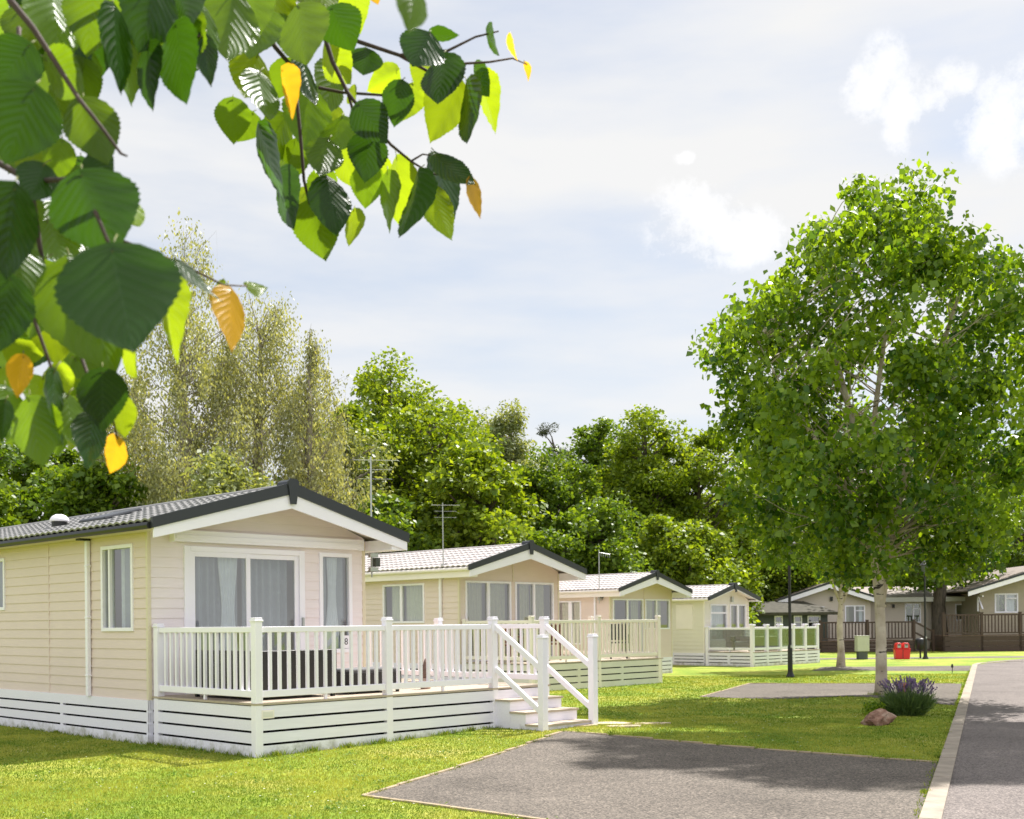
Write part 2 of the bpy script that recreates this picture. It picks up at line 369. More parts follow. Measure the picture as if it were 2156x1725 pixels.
sheet('road', [kp(-16, .18)]+curve+[(40, 38), kp(32, 5.6), kp(-16, 5.6)], .006, ROADM, .5, REG)
sheet('footpath', [(9.5, 49.9), (44, 50.6), (44, 53.0), (9.5, 51.6)], .006, ROADM)
sheet('road_branch', [(18.5, 45.5), (60, 47.4), (60, 50.8), (23, 50.2)], .010, ROADM)
def ribbon(name, pts, w, z0, z1, m, joint=None, kind='structure'):
    mb = MB()
    for (a, b) in zip(pts[:-1], pts[1:]):
        a = Vector((*a, 0)); b = Vector((*b, 0)); L = (b-a).length; d = (b-a)/L; k = max(1, int(L/joint)) if joint else 1
        for i in range(k):
            p = a+d*(L*i/k); q = a+d*(L*(i+1)/k-(.014 if joint else 0)); hz = (H(p.x, p.y)+H(q.x, q.y))/2
            j = random.uniform(-.004, .004) if joint else 0
            p.z = q.z = (z0+z1)/2+hz+j; mb.bar(p, q, w, z1-z0)
    o = mb.build(name, m, bevel=.006 if joint else 0); return tag(o, kind=kind)
ribbon('kerb', [kp(-16, .09), kp(35.4, .09), (17.75, 44.1), (19.4, 45.75), (22.9, 46.75)], .18, -.1, .026, CONC, .92)
ribbon('bay_edging', [PADA[4], (-1.49, 11.48)][::-1]+[], .05, -.05, .02, EDGE, .6)
ribbon('bay_edging', [(-1.49, 11.48), (.74, 17.18), (5.01, 13.71)], .045, -.05, .022, EDGE, .7)
ribbon('bay_edging', [(4.21, 26.04), (6.4, 31.35), (11.6, 30.38)], .045, -.05, .02, EDGE, .7)

# ------------------------------------------------------------------ cabin construction
def siding(mb, P, u0, u1, z0, z1, holes=(), pitch=.147, lim=None):
    """lapped boards on a plane; P(u, off, z) -> xyz ; lim(z)->(umin,umax)"""
    rows = int(math.ceil((z1-z0)/pitch-1e-6))
    for r_ in range(rows):
        a = z0+r_*pitch; b = min(z1, a+pitch)
        cuts = sorted({a, b}|{z for h in holes for z in h[2:4] if a < z < b})
        for ca, cb in zip(cuts[:-1], cuts[1:]):
            mid = (ca+cb)/2; ivs = [(u0, u1)]
            for h in holes:
                if h[2] < mid < h[3]:
                    new = []
                    for (p, q) in ivs:
                        if h[1] <= p or h[0] >= q: new.append((p, q)); continue
                        if h[0] > p: new.append((p, h[0]))
                        if h[1] < q: new.append((h[1], q))
                    ivs = new
            oa = .014*(1-(ca-a)/pitch)+.002; ob = .014*(1-(cb-a)/pitch)+.002
            for p, q in ivs:
                pa, qa, pb, qb = p, q, p, q
                if lim:
                    l0, h0 = lim(ca); l1, h1 = lim(cb); pa = max(p, l0); qa = min(q, h0); pb = max(p, l1); qb = min(q, h1)
                    if qa <= pa: continue
                    if qb < pb: pb = qb = (pb+qb)/2
                mb.add([P(pa, oa, ca), P(qa, oa, ca), P(qb, ob, cb), P(pb, ob, cb)], [(0, 1, 2, 3)])
                if ca == a: mb.add([P(pa, oa, ca), P(qa, oa, ca), P(qa, -.004, ca), P(pa, -.004, ca)], [(0, 1, 2, 3)])
def planes(W, L):
    return {'front': lambda u, o, z: (u, -o, z), 'left': lambda u, o, z: (-o, u, z), 'right': lambda u, o, z: (W+o, u, z), 'back': lambda u, o, z: (u, L+o, z)}
def pbox(mb, P, u0, u1, o0, o1, z0, z1):
    v = [P(u0, o0, z0), P(u1, o0, z0), P(u1, o1, z0), P(u0, o1, z0), P(u0, o0, z1), P(u1, o0, z1), P(u1, o1, z1), P(u0, o1, z1)]
    return mb.add(v, [(0, 3, 2, 1), (4, 5, 6, 7), (0, 1, 5, 4), (1, 2, 6, 5), (2, 3, 7, 6), (3, 0, 4, 7)])
def curtain(P, u0, u1, z0, z1, o, parent, m, amp=.022, freq=42, seed=0, name='curtain'):
    rs = random.Random(seed); n = max(6, int((u1-u0)*60)); mb = MB(); ph = rs.random()*6
    pts = []
    for i in range(n+1):
        u = u0+(u1-u0)*i/n
        pts.append((u, o+amp*math.sin(u*freq+ph+1.3*math.sin(u*9+ph))))
    for u, oo in pts: mb.v += [P(u, oo, z0), P(u, oo*1.0, z1)]
    for i in range(n): mb.f.append((2*i, 2*i+2, 2*i+3, 2*i+1))
    return mb.build(name, m, parent, smooth=True)
def window(root, P, u0, u1, z0, z1, mull=(), trans=None, fr=.055, name='window', cur=(), fm=None, proud=.035, glass=None, rails=()):
    fm = fm or WHITE; mb = MB()
    pbox(mb, P, u0, u0+fr, -.05, proud, z0, z1); pbox(mb, P, u1-fr, u1, -.05, proud, z0, z1)
    pbox(mb, P, u0+fr, u1-fr, -.05, proud, z0, z0+fr); pbox(mb, P, u0+fr, u1-fr, -.05, proud, z1-fr, z1)
    for (mu, mw) in mull: pbox(mb, P, mu-mw/2, mu+mw/2, -.048, proud-.006, z0+fr, z1-fr)
    for (ru0, ru1, rz, rh) in rails: pbox(mb, P, ru0, ru1, -.046, proud-.009, rz-rh/2, rz+rh/2)
    f = mb.build(name, fm, root, bevel=.004)
    g = MB(); g.add([P(u0+fr*.8, -.015, z0+fr*.8), P(u1-fr*.8, -.015, z0+fr*.8), P(u1-fr*.8, -.015, z1-fr*.8), P(u0+fr*.8, -.015, z1-fr*.8)], [(0, 1, 2, 3)])
    g.build('pane', glass or GLASS, f)
    for i, (a, b, m) in enumerate(cur): curtain(P, a, b, z0+.02, z1-.02, -.14-.02*i, f, m, seed=i+int(u0*100))
    return f
def tilesheet(L0, L1, x_e, z_e, x_r, z_r, m, root, name='roof', course=.32, wave=.2):
    """tiled slope from the eave (x_e,z_e) to the ridge (x_r,z_r), running y=L0..L1"""
    sl_ = math.hypot(x_r-x_e, z_r-z_e); ux, uz = (x_r-x_e)/sl_, (z_r-z_e)/sl_; nx, nz = -uz, ux
    if nz < 0: nx, nz = -nx, -nz
    nu = int((L1-L0)/wave*8); rows = max(3, int(round(sl_/course))); mb = MB(); cs = sl_/rows
    sv = []
    for r_ in range(rows):
        sv += [(r_*cs, .030), (r_*cs+cs*.96, .006)]
    sv = [(sv[0][0], .0)]+sv+[(sl_, .004)]
    for (s_, h) in sv:
        for j in range(nu+1):
            y = L0+(L1-L0)*j/nu; w = .5+.5*math.cos(2*math.pi*(y-L0)/wave); w = w**.6*.028
            q = h+w*(1 if s_ < sl_ else .3); mb.v.append((x_e+ux*s_+nx*q, y, z_e+uz*s_+nz*q))
    for i in range(len(sv)-1):
        for j in range(nu): a = i*(nu+1)+j; mb.f.append((a, a+1, a+nu+2, a+nu+1))
    return mb.build(name, m, root)
def skirt_boards(mb, P, u0, u1, top, gaps=3, seg=1.6, voidmb=None, thick=.02, uneven=0, o=0):
    n = max(1, int(round((u1-u0)/seg))); hs = top/(gaps+1)
    for k in range(gaps+1):
        z0 = k*hs+(.015 if k else -.03); z1 = (k+1)*hs-(.015 if k < gaps else 0)
        pbox(mb, P, u0, u1, o, o+thick, z0, z1)
    for i in range(n+1):
        u = u0+(u1-u0)*i/n; w = .05
        pbox(mb, P, max(u0, u-w), min(u1, u+w), o-.03, o+thick-.004, -.03, top-.004)
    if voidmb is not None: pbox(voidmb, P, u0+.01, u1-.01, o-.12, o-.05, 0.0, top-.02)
def cabin(loc, W, L, name_label, walls, tile, style, sc=1.0, eave=3.08, wtop=None, rise=.64, floor=.64, ov=.75, sov=.30, group=None, fasc=.17, soffit=None, dark_gutter=True, rz=R(46)):
    root = empty('holiday_cabin', (loc[0], loc[1], 0), rz, name_label, 'cabin', group); root.scale = (sc, sc, sc)
    P = planes(W, L); side_m, front_m = walls
    wz = eave
    hl, hf, hr = style['left_holes'], style['front_holes'], style.get('right_holes', [])
    mb = MB(); siding(mb, P['left'], 0, L, floor, wz, hl); mb.build('side_wall', side_m, root)
    mb = MB(); siding(mb, P['right'], 0, L, floor, wz, hr); mb.build('side_wall', style.get('right_mat', side_m), root)
    gr = rise*(W/2)/(W/2+sov)
    wg = eave+.012+rise*sov/(W/2+sov)
    def lim(z):
        if z <= wg: return (0, W)
        k = (z-wg)/gr*(W/2); return (k, W-k)
    mb = MB(); siding(mb, P['front'], 0, W, floor, wg+gr, hf, lim=lim); mb.build('gable_wall', front_m, root)
    mb = MB(); siding(mb, P['back'], 0, W, floor, wg+gr, [], lim=lim); mb.build('gable_wall', side_m, root)
    mb = MB(); mb.box(.02, W-.02, .02, L-.02, floor-.06, floor-.01); mb.build('floor_slab', style.get('floor', DRAPE), root)
    # corner trims
    for x in (-.022, W-.035):
        for y in (-.022, L-.035):
            mb = MB(); mb.box(x, x+.057, y, y+.057, floor, wz); mb.build('corner_trim', style.get('trim', TRIM), root, bevel=.004)
    # roof: slab under tiles + tiles
    xe0, xe1, xr = -sov, W+sov, W/2; ze = eave+.06; zrg = ze+rise
    y0, y1 = -ov, L+.15; th = .05
    rf = tilesheet(y0+.01, y1, xe0-.03, ze, xr, zrg, tile, root)
    r2 = tilesheet(y0+.01, y1, xe1+.03, ze, xr, zrg, tile, root)
    mb = MB(); mb.prism([(xe0, ze-.006), (xr, zrg-.006), (xe1, ze-.006), (xe1, ze-th), (xr, zrg-th), (xe0, ze-th)], y0+.02, y1-.01)
    sf = mb.build('soffit', soffit or CREAM, root)
    mb = MB(); mb.tube([(xr, y0+.02, zrg+.0), (xr, y1, zrg+.0)], .065, 10); mb.build('ridge_cap', style.get('ridge', tile), root, smooth=False)
    # fascia and verge trim on the front
    mb = MB(); h = fasc
    mb.prism([(xe0-.02, ze-.09), (xr, zrg-.10), (xe1+.02, ze-.09), (xe1+.02, ze-.09-h*.8), (xr, zrg-.11-h*1.25), (xe0-.02, ze-.09-h*.8)], y0-.005, y0+.022); mb.build('fascia_board', style.get('fascia', WHITE), root)
    mb = MB()
    mb.prism([(xe0-.05, ze+.055), (xr, zrg+.07), (xe1+.05, ze+.055), (xe1+.05, ze-.095), (xr, zrg-.105), (xe0-.05, ze-.095)], y0-.03, y0+.03)
    mb.build('verge_trim', DARK, root)
    mb = MB(); mb.prism([(xr-.10, zrg+.08), (xr-.06, zrg+.125), (xr+.06, zrg+.125), (xr+.10, zrg+.08), (xr+.05, zrg-.26), (xr-.05, zrg-.26)], y0-.055, y0-.031)
    mb.tube([(xr, y0-.05, zrg+.02), (xr, y0+.25, zrg+.02)], .10, 10); mb.build('ridge_end', DARK, root)
    # eaves boxes (level soffit and side fascia)
    for xa, xb, sg in ((xe0, -.018, -1), (W+.018, xe1, 1)):
        mb = MB(); mb.box(xa, xb, y0+.03, y1-.02, ze-.09-(style.get('eaveh', h*.8) if sg < 0 else h*.8), ze-th-.004); mb.build('eaves_box', style.get('fascia', WHITE) if sg > 0 else style.get('eavem', CREAM), root)
        gx = xa-.055 if sg < 0 else xb+.055
        mb = MB(); mb.tube([(gx, y0+.04, ze-.055), (gx, y1, ze-.055)], .05, 8)
        mb.build('gutter', style.get('gutter', BLACK), root)
    # skirting
    if style.get('skirt', True):
        mb = MB(); vb = MB()
        sg_ = style.get('seg', 2.6)
        skirt_boards(mb, P['left'], -.02, L, floor, 3, sg_, vb, o=.012); skirt_boards(mb, P['front'], 0, W, floor, 3, sg_, vb, o=.0)
        skirt_boards(mb, P['right'], 0, L, floor, 3, sg_, vb, o=.0)
        mb.build('skirting', style.get('skirt_m', WHITE2), root); vb.build('underfloor', VOID, root)
    return root, P, (xr, ze, zrg)
def downpipe(root, P, u, z0, z1, m=WHITE, w=.075):
    mb = MB(); pbox(mb, P, u-w/2, u+w/2, .02, .02+w*.8, z0, z1)
    for z in (z0+.3, (z0+z1)/2, z1-.4): pbox(mb, P, u-w/2-.012, u+w/2+.012, .016, .024+w*.8, z, z+.03)
    mb.build('downpipe', m, root, bevel=.008)
    mb = MB(); pbox(mb, P, u-.07, u+.07, .03, .2, z1, z1+.1); mb.build('gutter_outlet', BLACK, root)
def add_text(body, size, m, parent, loc, rot, name='lettering'):
    cu = bpy.data.curves.new(name, 'FONT'); cu.body = body; cu.size = size; cu.extrude = .001; cu.align_x = 'CENTER'; cu.align_y = 'CENTER'
    o = bpy.data.objects.new(name, cu); col.objects.link(o)
    dg = bpy.context.evaluated_depsgraph_get(); me = bpy.data.meshes.new_from_object(o.evaluated_get(dg)); bpy.data.objects.remove(o)
    o = bpy.data.objects.new(name, me); col.objects.link(o); me.materials.clear(); me.materials.append(m); o.parent = parent; o.location = loc; o.rotation_euler = rot
    return o

# cabin 1 -------------------------------------------------------------
P1 = (-5.205, 16.628)
st = dict(left_holes=[(.40, 1.37, 1.63, 2.91), (4.88, 5.9, 2.0, 2.9)], front_holes=[(.56, 2.70, .66, 2.88), (3.0, 3.66, 1.24, 2.87)], ridge=TILE, eavem=TRIM, eaveh=0)
c1, PL, (xr, ze, zrg) = cabin(P1, 3.92, 11, 'nearest cabin, cream boarded, with patio doors and a white slatted skirt', (TAN, PALE), TILE, st)
window(c1, PL['left'], .40, 1.37, 1.63, 2.91, mull=[(1.12, .05)], cur=[(.46, .98, VOILE), (1.0, 1.05, WDRAPE)])
window(c1, PL['left'], 4.88, 5.9, 2.0, 2.9, mull=[(5.4, .05)], cur=[(4.95, 5.85, VOILE)])
fdoor = MB(); Pf = PL['front']
pbox(fdoor, Pf, .56, .66, -.05, .045, .66, 2.88); pbox(fdoor, Pf, 2.60, 2.70, -.05, .045, .66, 2.88); pbox(fdoor, Pf, .66, 2.60, -.05, .045, 2.80, 2.88); pbox(fdoor, Pf, .66, 2.60, -.05, .045, .66, .72)
fo = fdoor.build('patio_door', WHITE, c1, bevel=.005)
for (a, b, off) in ((.66, 1.69, .025), (1.63, 2.60, .0)):
    mb = MB(); w = .075
    pbox(mb, Pf, a, a+w, off-.03, off+.012, .72, 2.80); pbox(mb, Pf, b-w, b, off-.03, off+.012, .72, 2.80); pbox(mb, Pf, a+w, b-w, off-.03, off+.012, .72, .80); pbox(mb, Pf, a+w, b-w, off-.03, off+.012, 2.725, 2.80)
    mb.build('sash', WHITE, fo, bevel=.004)
    mb = MB(); mb.add([Pf(a+w, off-.01, .8), Pf(b-w, off-.01, .8), Pf(b-w, off-.01, 2.725), Pf(a+w, off-.01, 2.725)], [(0, 1, 2, 3)]); mb.build('pane', GLASS, fo)
mb = MB(); pbox(mb, Pf, 2.625, 2.66, .045, .085, 1.60, 1.82); mb.build('handle', METAL, fo, bevel=.008)
curtain(Pf, .7, 1.62, .75, 2.78, -.22, fo, VOILE, amp=.045, freq=48, seed=3); curtain(Pf, 1.7, 2.52, .75, 2.78, -.24, fo, VOILE, amp=.045, freq=48, seed=4)
# tied-back inner drapes
def tied(P, uc, w0, w1, z0, z1, o, parent):
    mb = MB(); n = 26; rows = 12
    for r_ in range(rows+1):
        t_ = r_/rows; z = z1+(z0-z1)*t_; w = w0*(1-.75*math.sin(min(1, t_*1.15)*math.pi)**1.5*.6)+(w1-w0)*t_
        for i in range(n+1):
            a = i/n; mb.v.append(P(uc+(a-.5)*w, o+.03*math.sin(a*34), z))
    for r_ in range(rows):
        for i in range(n): a = r_*(n+1)+i; mb.f.append((a, a+1, a+n+2, a+n+1))
    return mb.build('curtain', WDRAPE, parent, smooth=True)
tied(Pf, 1.40, .34, .42, .8, 2.75, -.15, fo)
w3 = window(c1, Pf, 3.0, 3.66, 1.24, 2.87, fr=.065, cur=[(3.02, 3.64, VOILE)])
tied(Pf, 3.33, .2, .3, 1.3, 2.8, -.10, w3)
mb = MB(); pbox(mb, Pf, 3.44, 3.59, .036, .040, 1.31, 1.52); pl = mb.build('number_plate', WHITE, w3)
tm = add_text('8', .155, BLACK, pl, (3.515, -.0415, 1.415), (R(90), 0, 0))
mb = MB(); pbox(mb, Pf, .35, 3.80, .016, .15, 2.93, 3.10); pbox(mb, Pf, .33, .35, .012, .16, 2.92, 3.11); pbox(mb, Pf, 3.80, 3.82, .012, .16, 2.92, 3.11); pbox(mb, Pf, .36, 3.79, .15, .165, 2.965, 3.03)
mb.build('awning_box', WHITE, c1, bevel=.012)
downpipe(c1, PL['left'], 1.76, .64, 3.02); 
mb = MB(); pbox(mb, PL['left'], 3.18, 3.21, .0, .019, .64, 3.06); mb.build('joint_strip', TAN, c1)
for i, z in enumerate((2.35, 1.9)):   # lanterns seen on the corner of the side wall
    mb = MB(); Pr = PL['right']
    pbox(mb, Pr, .20, .28, .01, .05, z, z+.12); l_ = mb.build('wall_lantern', METAL, c1, bevel=.01)
    mb = MB(); mb.lathe([(.03, 0), (.055, .02), (.05, .13), (.02, .17)], 10, (3.92+.11, .24, z-.05)); mb.build('lamp_glass', SMOKE, l_)
mb = MB(); mb.lathe([(.13, 0), (.13, .10), (.15, .11)], 18); ve = mb.build('roof_vent', BLACK, c1); 
ve.location = (.55, 4.0, 3.40)
mb = MB(); mb.lathe([(.16, .10), (.155, .14), (.12, .19), (.06, .22), (.01, .225)], 18); mb.build('dome', WHITE, ve, smooth=True)
mb = MB(); mb.box(-.35, .35, -.45, .45, 0, .09); rl = mb.build('rooflight', DARK, c1, bevel=.03); rl.location = (.85, 2.75, 3.47); rl.rotation_euler = (0, R(-16), 0)

# decking --------------------------------------------------------------
PIT = .148
def deck(loc, label, posts_f, depth, x_end, y_back, m_rail, m_post, m_skirt, sc=1, x0=.06, top=.70, cap=1.80, stair=None, left_mid=None, glass=False, rz=R(46), bal=PIT, group=None, W=3.92, side_posts=(), back_y=None, deckm=None, cap_s=.066, boardgap=3, wscale=1.0, seg=9):
    """local frame of its cabin: x along the front, y back. posts_f = x positions of posts on the front edge"""
    root = empty('decking', (loc[0], loc[1], 0), rz, label, 'decking', group); root.scale = (sc, sc, sc)
    yf = -depth; deckm = deckm or DECKB
    # floor: boards running along x in front of the cabin, then along the side
    mb = MB(); bw = .14; n = int(depth/bw)
    for i in range(n+1):
        a = yf-.03+i*bw; b = min(a+bw-.006, -.03)
        if b > a: mb.box(x0-.03, x_end+.04, a, b, top-.028, top)
    if y_back > 0:
        k = int((x_end-W-.06)/bw)
        for i in range(k+1):
            a = W+.05+i*bw; b = min(a+bw-.006, x_end+.04)
            mb.box(a, b, -.028, y_back, top-.028, top)
    mb.build('floor_boards', deckm, root)
    # skirt
    mb = MB(); vb = MB()
    Pfr = lambda u, o, z: (u, yf-o, z); Plf = lambda u, o, z: (x0-o, u, z); Prt = lambda u, o, z: (x_end+o, u, z)
    skirt_boards(mb, Pfr, x0, x_end, top-.04, boardgap, seg, vb); skirt_boards(mb, Plf, yf+.022, -.05, top-.04, boardgap, seg, vb); skirt_boards(mb, Prt, yf+.022, y_back, top-.04, boardgap, 1.6, vb)
    mb.build('skirting', m_skirt, root); vb.build('underfloor', VOID, root)
    # post / baluster prototypes
    pw = .055*wscale
    def post(x, y, zt=cap, zb=-.04):
        mb_ = MB(); mb_.box(-pw, pw, -pw, pw, zb, zt-.055)
        c_ = cap_s*wscale
        mb_.box(-c_, c_, -c_, c_, zt-.055, zt-.03); mb_.box(-c_*.85, c_*.85, -c_*.85, c_*.85, zt-.03, zt)
        o = mb_.build('post', m_post, root, bevel=.006); o.location = (x, y, 0); return o
    mb_ = MB(); hb = .0195*wscale
    mb_.box(-hb, hb, -hb, hb, 0, cap-.19-(top+.15)); proto = [mb_.build('baluster', m_rail, root)]
    used = [False]
    def rail(a, b, la=pw, lb=pw):
        a = Vector(a); b = Vector(b); L = (b-a).length; d = (b-a)/L; q0 = a+d*la; q1 = b-d*lb
        mb2 = MB(); zt = cap-.12
        mb2.bar((q0.x, q0.y, zt-.035), (q1.x, q1.y, zt-.035), .055*wscale, .075); mb2.build('top_rail', m_rail, root, bevel=.006)
        mb2 = MB(); mb2.bar((q0.x, q0.y, top+.115), (q1.x, q1.y, top+.115), .05*wscale, .09)
        for k in ((.5,) if L > 1.4 else ()):
            m_ = q0.lerp(q1, k); mb2.box(m_.x-.02, m_.x+.02, m_.y-.02, m_.y+.02, top, top+.07)
        mb2.build('bottom_rail', m_rail, root, bevel=.006)
        LL = (q1-q0).length
        if glass:
            m1_ = q0+d*.04; m2_ = q1-d*.04; mb2 = MB(); mb2.bar((m1_.x, m1_.y, (top+.16+zt-.075)/2), (m2_.x, m2_.y, (top+.16+zt-.075)/2), .01, zt-.075-top-.16); mb2.build('glass_panel', SMOKE, root)
            return
        k = max(1, int(round(LL/bal)))
        for i in range(1, k):
            p = q0+d*(LL*i/k)
            if not used[0]: proto[0].location = (p.x, p.y, top+.15); used[0] = True
            else: share(proto[0], root, (p.x, p.y, top+.15))
    fx = [x0+.03+pw*0] + list(posts_f[1:])
    for x in fx: post(x, yf+.03 if not glass else yf+.05)
    for a, b in zip(fx[:-1], fx[1:]):
        if stair and abs(a-stair[0]) < .01: continue
        rail((a, yf+.03, 0), (b, yf+.03, 0))
    # left side
    ly = -.12; post(x0+.03, ly, cap-.06)
    rail((x0+.03, yf+.03, 0), (x0+.03, ly, 0))
    # right side
    pr_ = fx[-1]; ys = [yf+.03]+list(side_posts)
    for y in ys[1:]: post(pr_, y)
    for a, b in zip(ys[:-1], ys[1:]): rail((pr_, a, 0), (pr_, b, 0))
    if back_y is not None: rail((pr_, back_y, 0), (W+.1, back_y, 0), lb=0)
    if glass: bpy.data.objects.remove(proto[0])
    if stair:
        xa, xb, run, n = stair[0], stair[1], stair[2], stair[3]
        rise_ = top/(n+1)
        mbt = MB(); mbr = MB()
        for i in range(n):
            z = top-rise_*(i+1); ya = yf-run*i/n; yb = yf-run*(i+1)/n
            mbt.box(xa-.02, xb+.02, yb-.03, ya-.003, z-.028, z)
            mbr.box(xa, xb, yb, ya-.004, -.05, z-.03)
        mbr.build('stair_riser', m_skirt, root); mbt.build('stair_tread', deckm, root)
        for x in (xa, xb):
            xo = x+(.012 if x == xa else -.012)
            o = post(xo, yf-run-.02, 1.52); 
            for z_ in (cap-.13, top+.32):
                mb2 = MB(); mb2.bar((xo, yf-.02, z_-.03), (xo, yf-run+.02, z_-.03-.62), .05, .085); mb2.build('handrail', m_rail, root, bevel=.005)
    return root
d1 = deck(P1, 'white balustraded decking with four steps, in front of the nearest cabin', [.06, 2.26, 4.38, 5.56], 2.62, 5.60, 2.6, WHITE, WHITE, WHITE2, stair=(4.38, 5.56, .98, 3), side_posts=(-.05, 2.5), back_y=2.5)
# plate on the deck skirt
mb = MB(); mb.box(.12, .31, -2.652, -2.643, .50, .61); lp = mb.build('skirt_vent_plate', CREAM, d1)
mb = MB(); mb.box(.14, .29, -2.656, -2.653, .52, .59); mb.build('plate_slot', SAGE, lp)

def outdoor(name, label, cat, base, x, y, rz=0, sc=1, group=None):
    """thing standing on a deck: cabin-local position to world"""
    a = R(46); wx = base[0]+sc*(x*math.cos(a)-y*math.sin(a)); wy = base[1]+sc*(x*math.sin(a)+y*math.cos(a))
    return empty(name, (wx, wy, .70*sc), a+rz, label, cat, group)
# rattan corner sofa: tall back unit and low footstool
s = outdoor('rattan_sofa', 'tall dark grey woven rattan sofa back standing behind the white deck railing', 'sofa', P1, .32, -2.2)
mb = MB(); mb.box(0, 1.35, 0, .10, .06, .66); mb.build('backrest', RATTAN, s, bevel=.01)
mb = MB(); mb.box(0, .10, .104, 1.55, .06, .66); mb.build('armrest', RATTAN, s, bevel=.01)
mb = MB(); mb.box(.104, 1.35, .104, .75, .06, .30); mb.box(.104, .75, .754, 1.55, .06, .30); mb.build('seat', RATTAN, s, bevel=.01)
CUSH = mat('grey_cushion', (.16, .16, .165), .95, .2, var=.1)
mb = MB(); mb.box(.12, 1.33, .12, .74, .302, .42); mb.box(.12, .74, .76, 1.53, .302, .42); mb.build('cushion', CUSH, s, bevel=.03)
for (x, y) in ((.04, .04), (1.3, .04), (.04, 1.5), (1.3, .7)):
    mb = MB(); mb.box(-.025, .025, -.025, .025, 0, .06); o = mb.build('foot', BLACK, s); o.location = (x, y, 0)
s = outdoor('rattan_footstool', 'low dark woven footstool behind the railing below the number 8 window', 'footstool', P1, 1.95, -2.15)
mb = MB(); mb.box(0, .95, 0, .55, .05, .31); mb.build('body', RATTAN, s, bevel=.01)
mb = MB(); mb.box(.01, .94, .01, .54, .312, .36); mb.build('cushion', CUSH, s, bevel=.02)
for (x, y) in ((.04, .04), (.9, .04), (.04, .5), (.9, .5)):
    mb = MB(); mb.box(-.02, .02, -.02, .02, 0, .05); o = mb.build('foot', BLACK, s); o.location = (x, y, 0)
# little cat ornament beside the side wall
ORN = mat('brown_stone_ornament', (.16, .10, .08), .7, .3, var=.4, scale=14)
PINK = mat('pale_pink_stone', (.5, .36, .3), .7, .3, var=.3, scale=10)
s = outdoor('garden_ornament', 'small brown and pink gnome-like ornament on the white deck', 'ornament', P1, 3.55, -1.95)
mb = MB(); mb.lathe([(.075, 0), (.085, .04), (.07, .12), (.05, .17)], 12); mb.build('body', PINK, s, smooth=True)
mb = MB(); mb.lathe([(.045, .17), (.075, .20), (.065, .30), (.03, .40), (.006, .47)], 12); mb.build('hood', ORN, s, smooth=True)
# round table tops seen through the railing of deck 1
# cabin 2 --------------------------------------------------------------
P2_ = (-1.366, 30.1)
st2 = dict(left_holes=[(1.33, 3.05, 1.72, 2.79)], front_holes=[(.21, 1.92, .68, 2.82), (2.08, 3.64, .68, 2.82)], ridge=TILE2, gutter=CREAM, eavem=CREAM, skirt_m=WHITE2)
c2, PL, _ = cabin(P2_, 3.86, 10.5, 'second cabin in the row, beige with two wide front windows and a pale tiled roof', (TAN2, TAN2), TILE2, st2, fasc=.21)
window(c2, PL['left'], 1.33, 3.05, 1.72, 2.79, mull=[(2.28, .09)], cur=[(1.40, 2.22, BLIND), (2.42, 2.9, BLIND)])
window(c2, PL['front'], .21, 1.92, .68, 2.82, mull=[(1.06, .10)], cur=[(.3, .98, DRAPE), (1.14, 1.84, DRAPE)])
window(c2, PL['front'], 2.08, 3.64, .68, 2.82, mull=[(2.84, .08)], cur=[(2.4, 2.78, DRAPE), (2.9, 3.45, DRAPE)])
mb = MB(); pbox(mb, PL['front'], 1.985, 2.015, .0, .03, 2.82, 3.5); mb.build('joint_strip', TRIM, c2)
downpipe(c2, PL['left'], .66, .64, 3.02)
deck(P2_, 'cream balustraded decking wrapping round the front of the second cabin', [.06, 2.64, 5.22], 2.5, 5.34, 2.6, CREAM, CREAM, SAGE, cap=1.88, side_posts=(-.05, 2.5), back_y=2.5, W=3.86, seg=1.7)
# things on deck 2: small wooden stool shapes and table
RUST = mat('russet_wood', (.16, .06, .035), .6, .4, var=.2)
s = outdoor('patio_table', 'round glass patio table on the cream decking of the second cabin', 'table', P2_, 1.3, -1.3)
mb = MB(); mb.lathe([(.48, .70), (.48, .72)], 24); mb.build('table_top', SMOKE, s)
mb = MB(); mb.lathe([(.03, 0.05), (.03, .70)], 8); mb.lathe([(.22, 0), (.22, .03), (.04, .06)], 14); mb.build('pedestal', RUST, s)
def patio_chair(base, x, y, rz, label, m, sc=1, group='patio chairs on the cream decking'):
    s = outdoor('patio_chair', label, 'chair', base, x, y, rz, sc, group); s.scale = (sc, sc, sc)
    mb = MB(); mb.box(-.24, .24, -.24, .24, .42, .46); mb.build('seat', m, s, bevel=.008)
    mb = MB(); mb.box(-.24, .24, .22, .26, .50, .95); mb.build('backrest', m, s, bevel=.01)
    for (a, b) in ((-.22, -.22), (.22, -.22), (-.22, .24), (.22, .24)):
        mb = MB(); mb.box(-.02, .02, -.02, .02, 0, .42 if b < 0 else .5); o = mb.build('leg', m, s); o.location = (a, b, 0)
    for a in (-.25, .25):
        mb = MB(); mb.bar((a, -.22, .64), (a, .24, .66), .035, .03); mb.bar((a, -.2, .42), (a, -.2, .64), .03, .03); mb.build('armrest', m, s)
patio_chair(P2_, .55, -1.3, R(90), 'russet patio chair on the cream decking, left of the round table', RUST)
patio_chair(P2_, 2.1, -1.2, R(-90), 'russet patio chair on the cream decking, right of the round table', RUST)
patio_chair(P2_, 4.2, -1.9, R(-50), 'dark patio chair at the far right end of the cream decking', RATTAN)
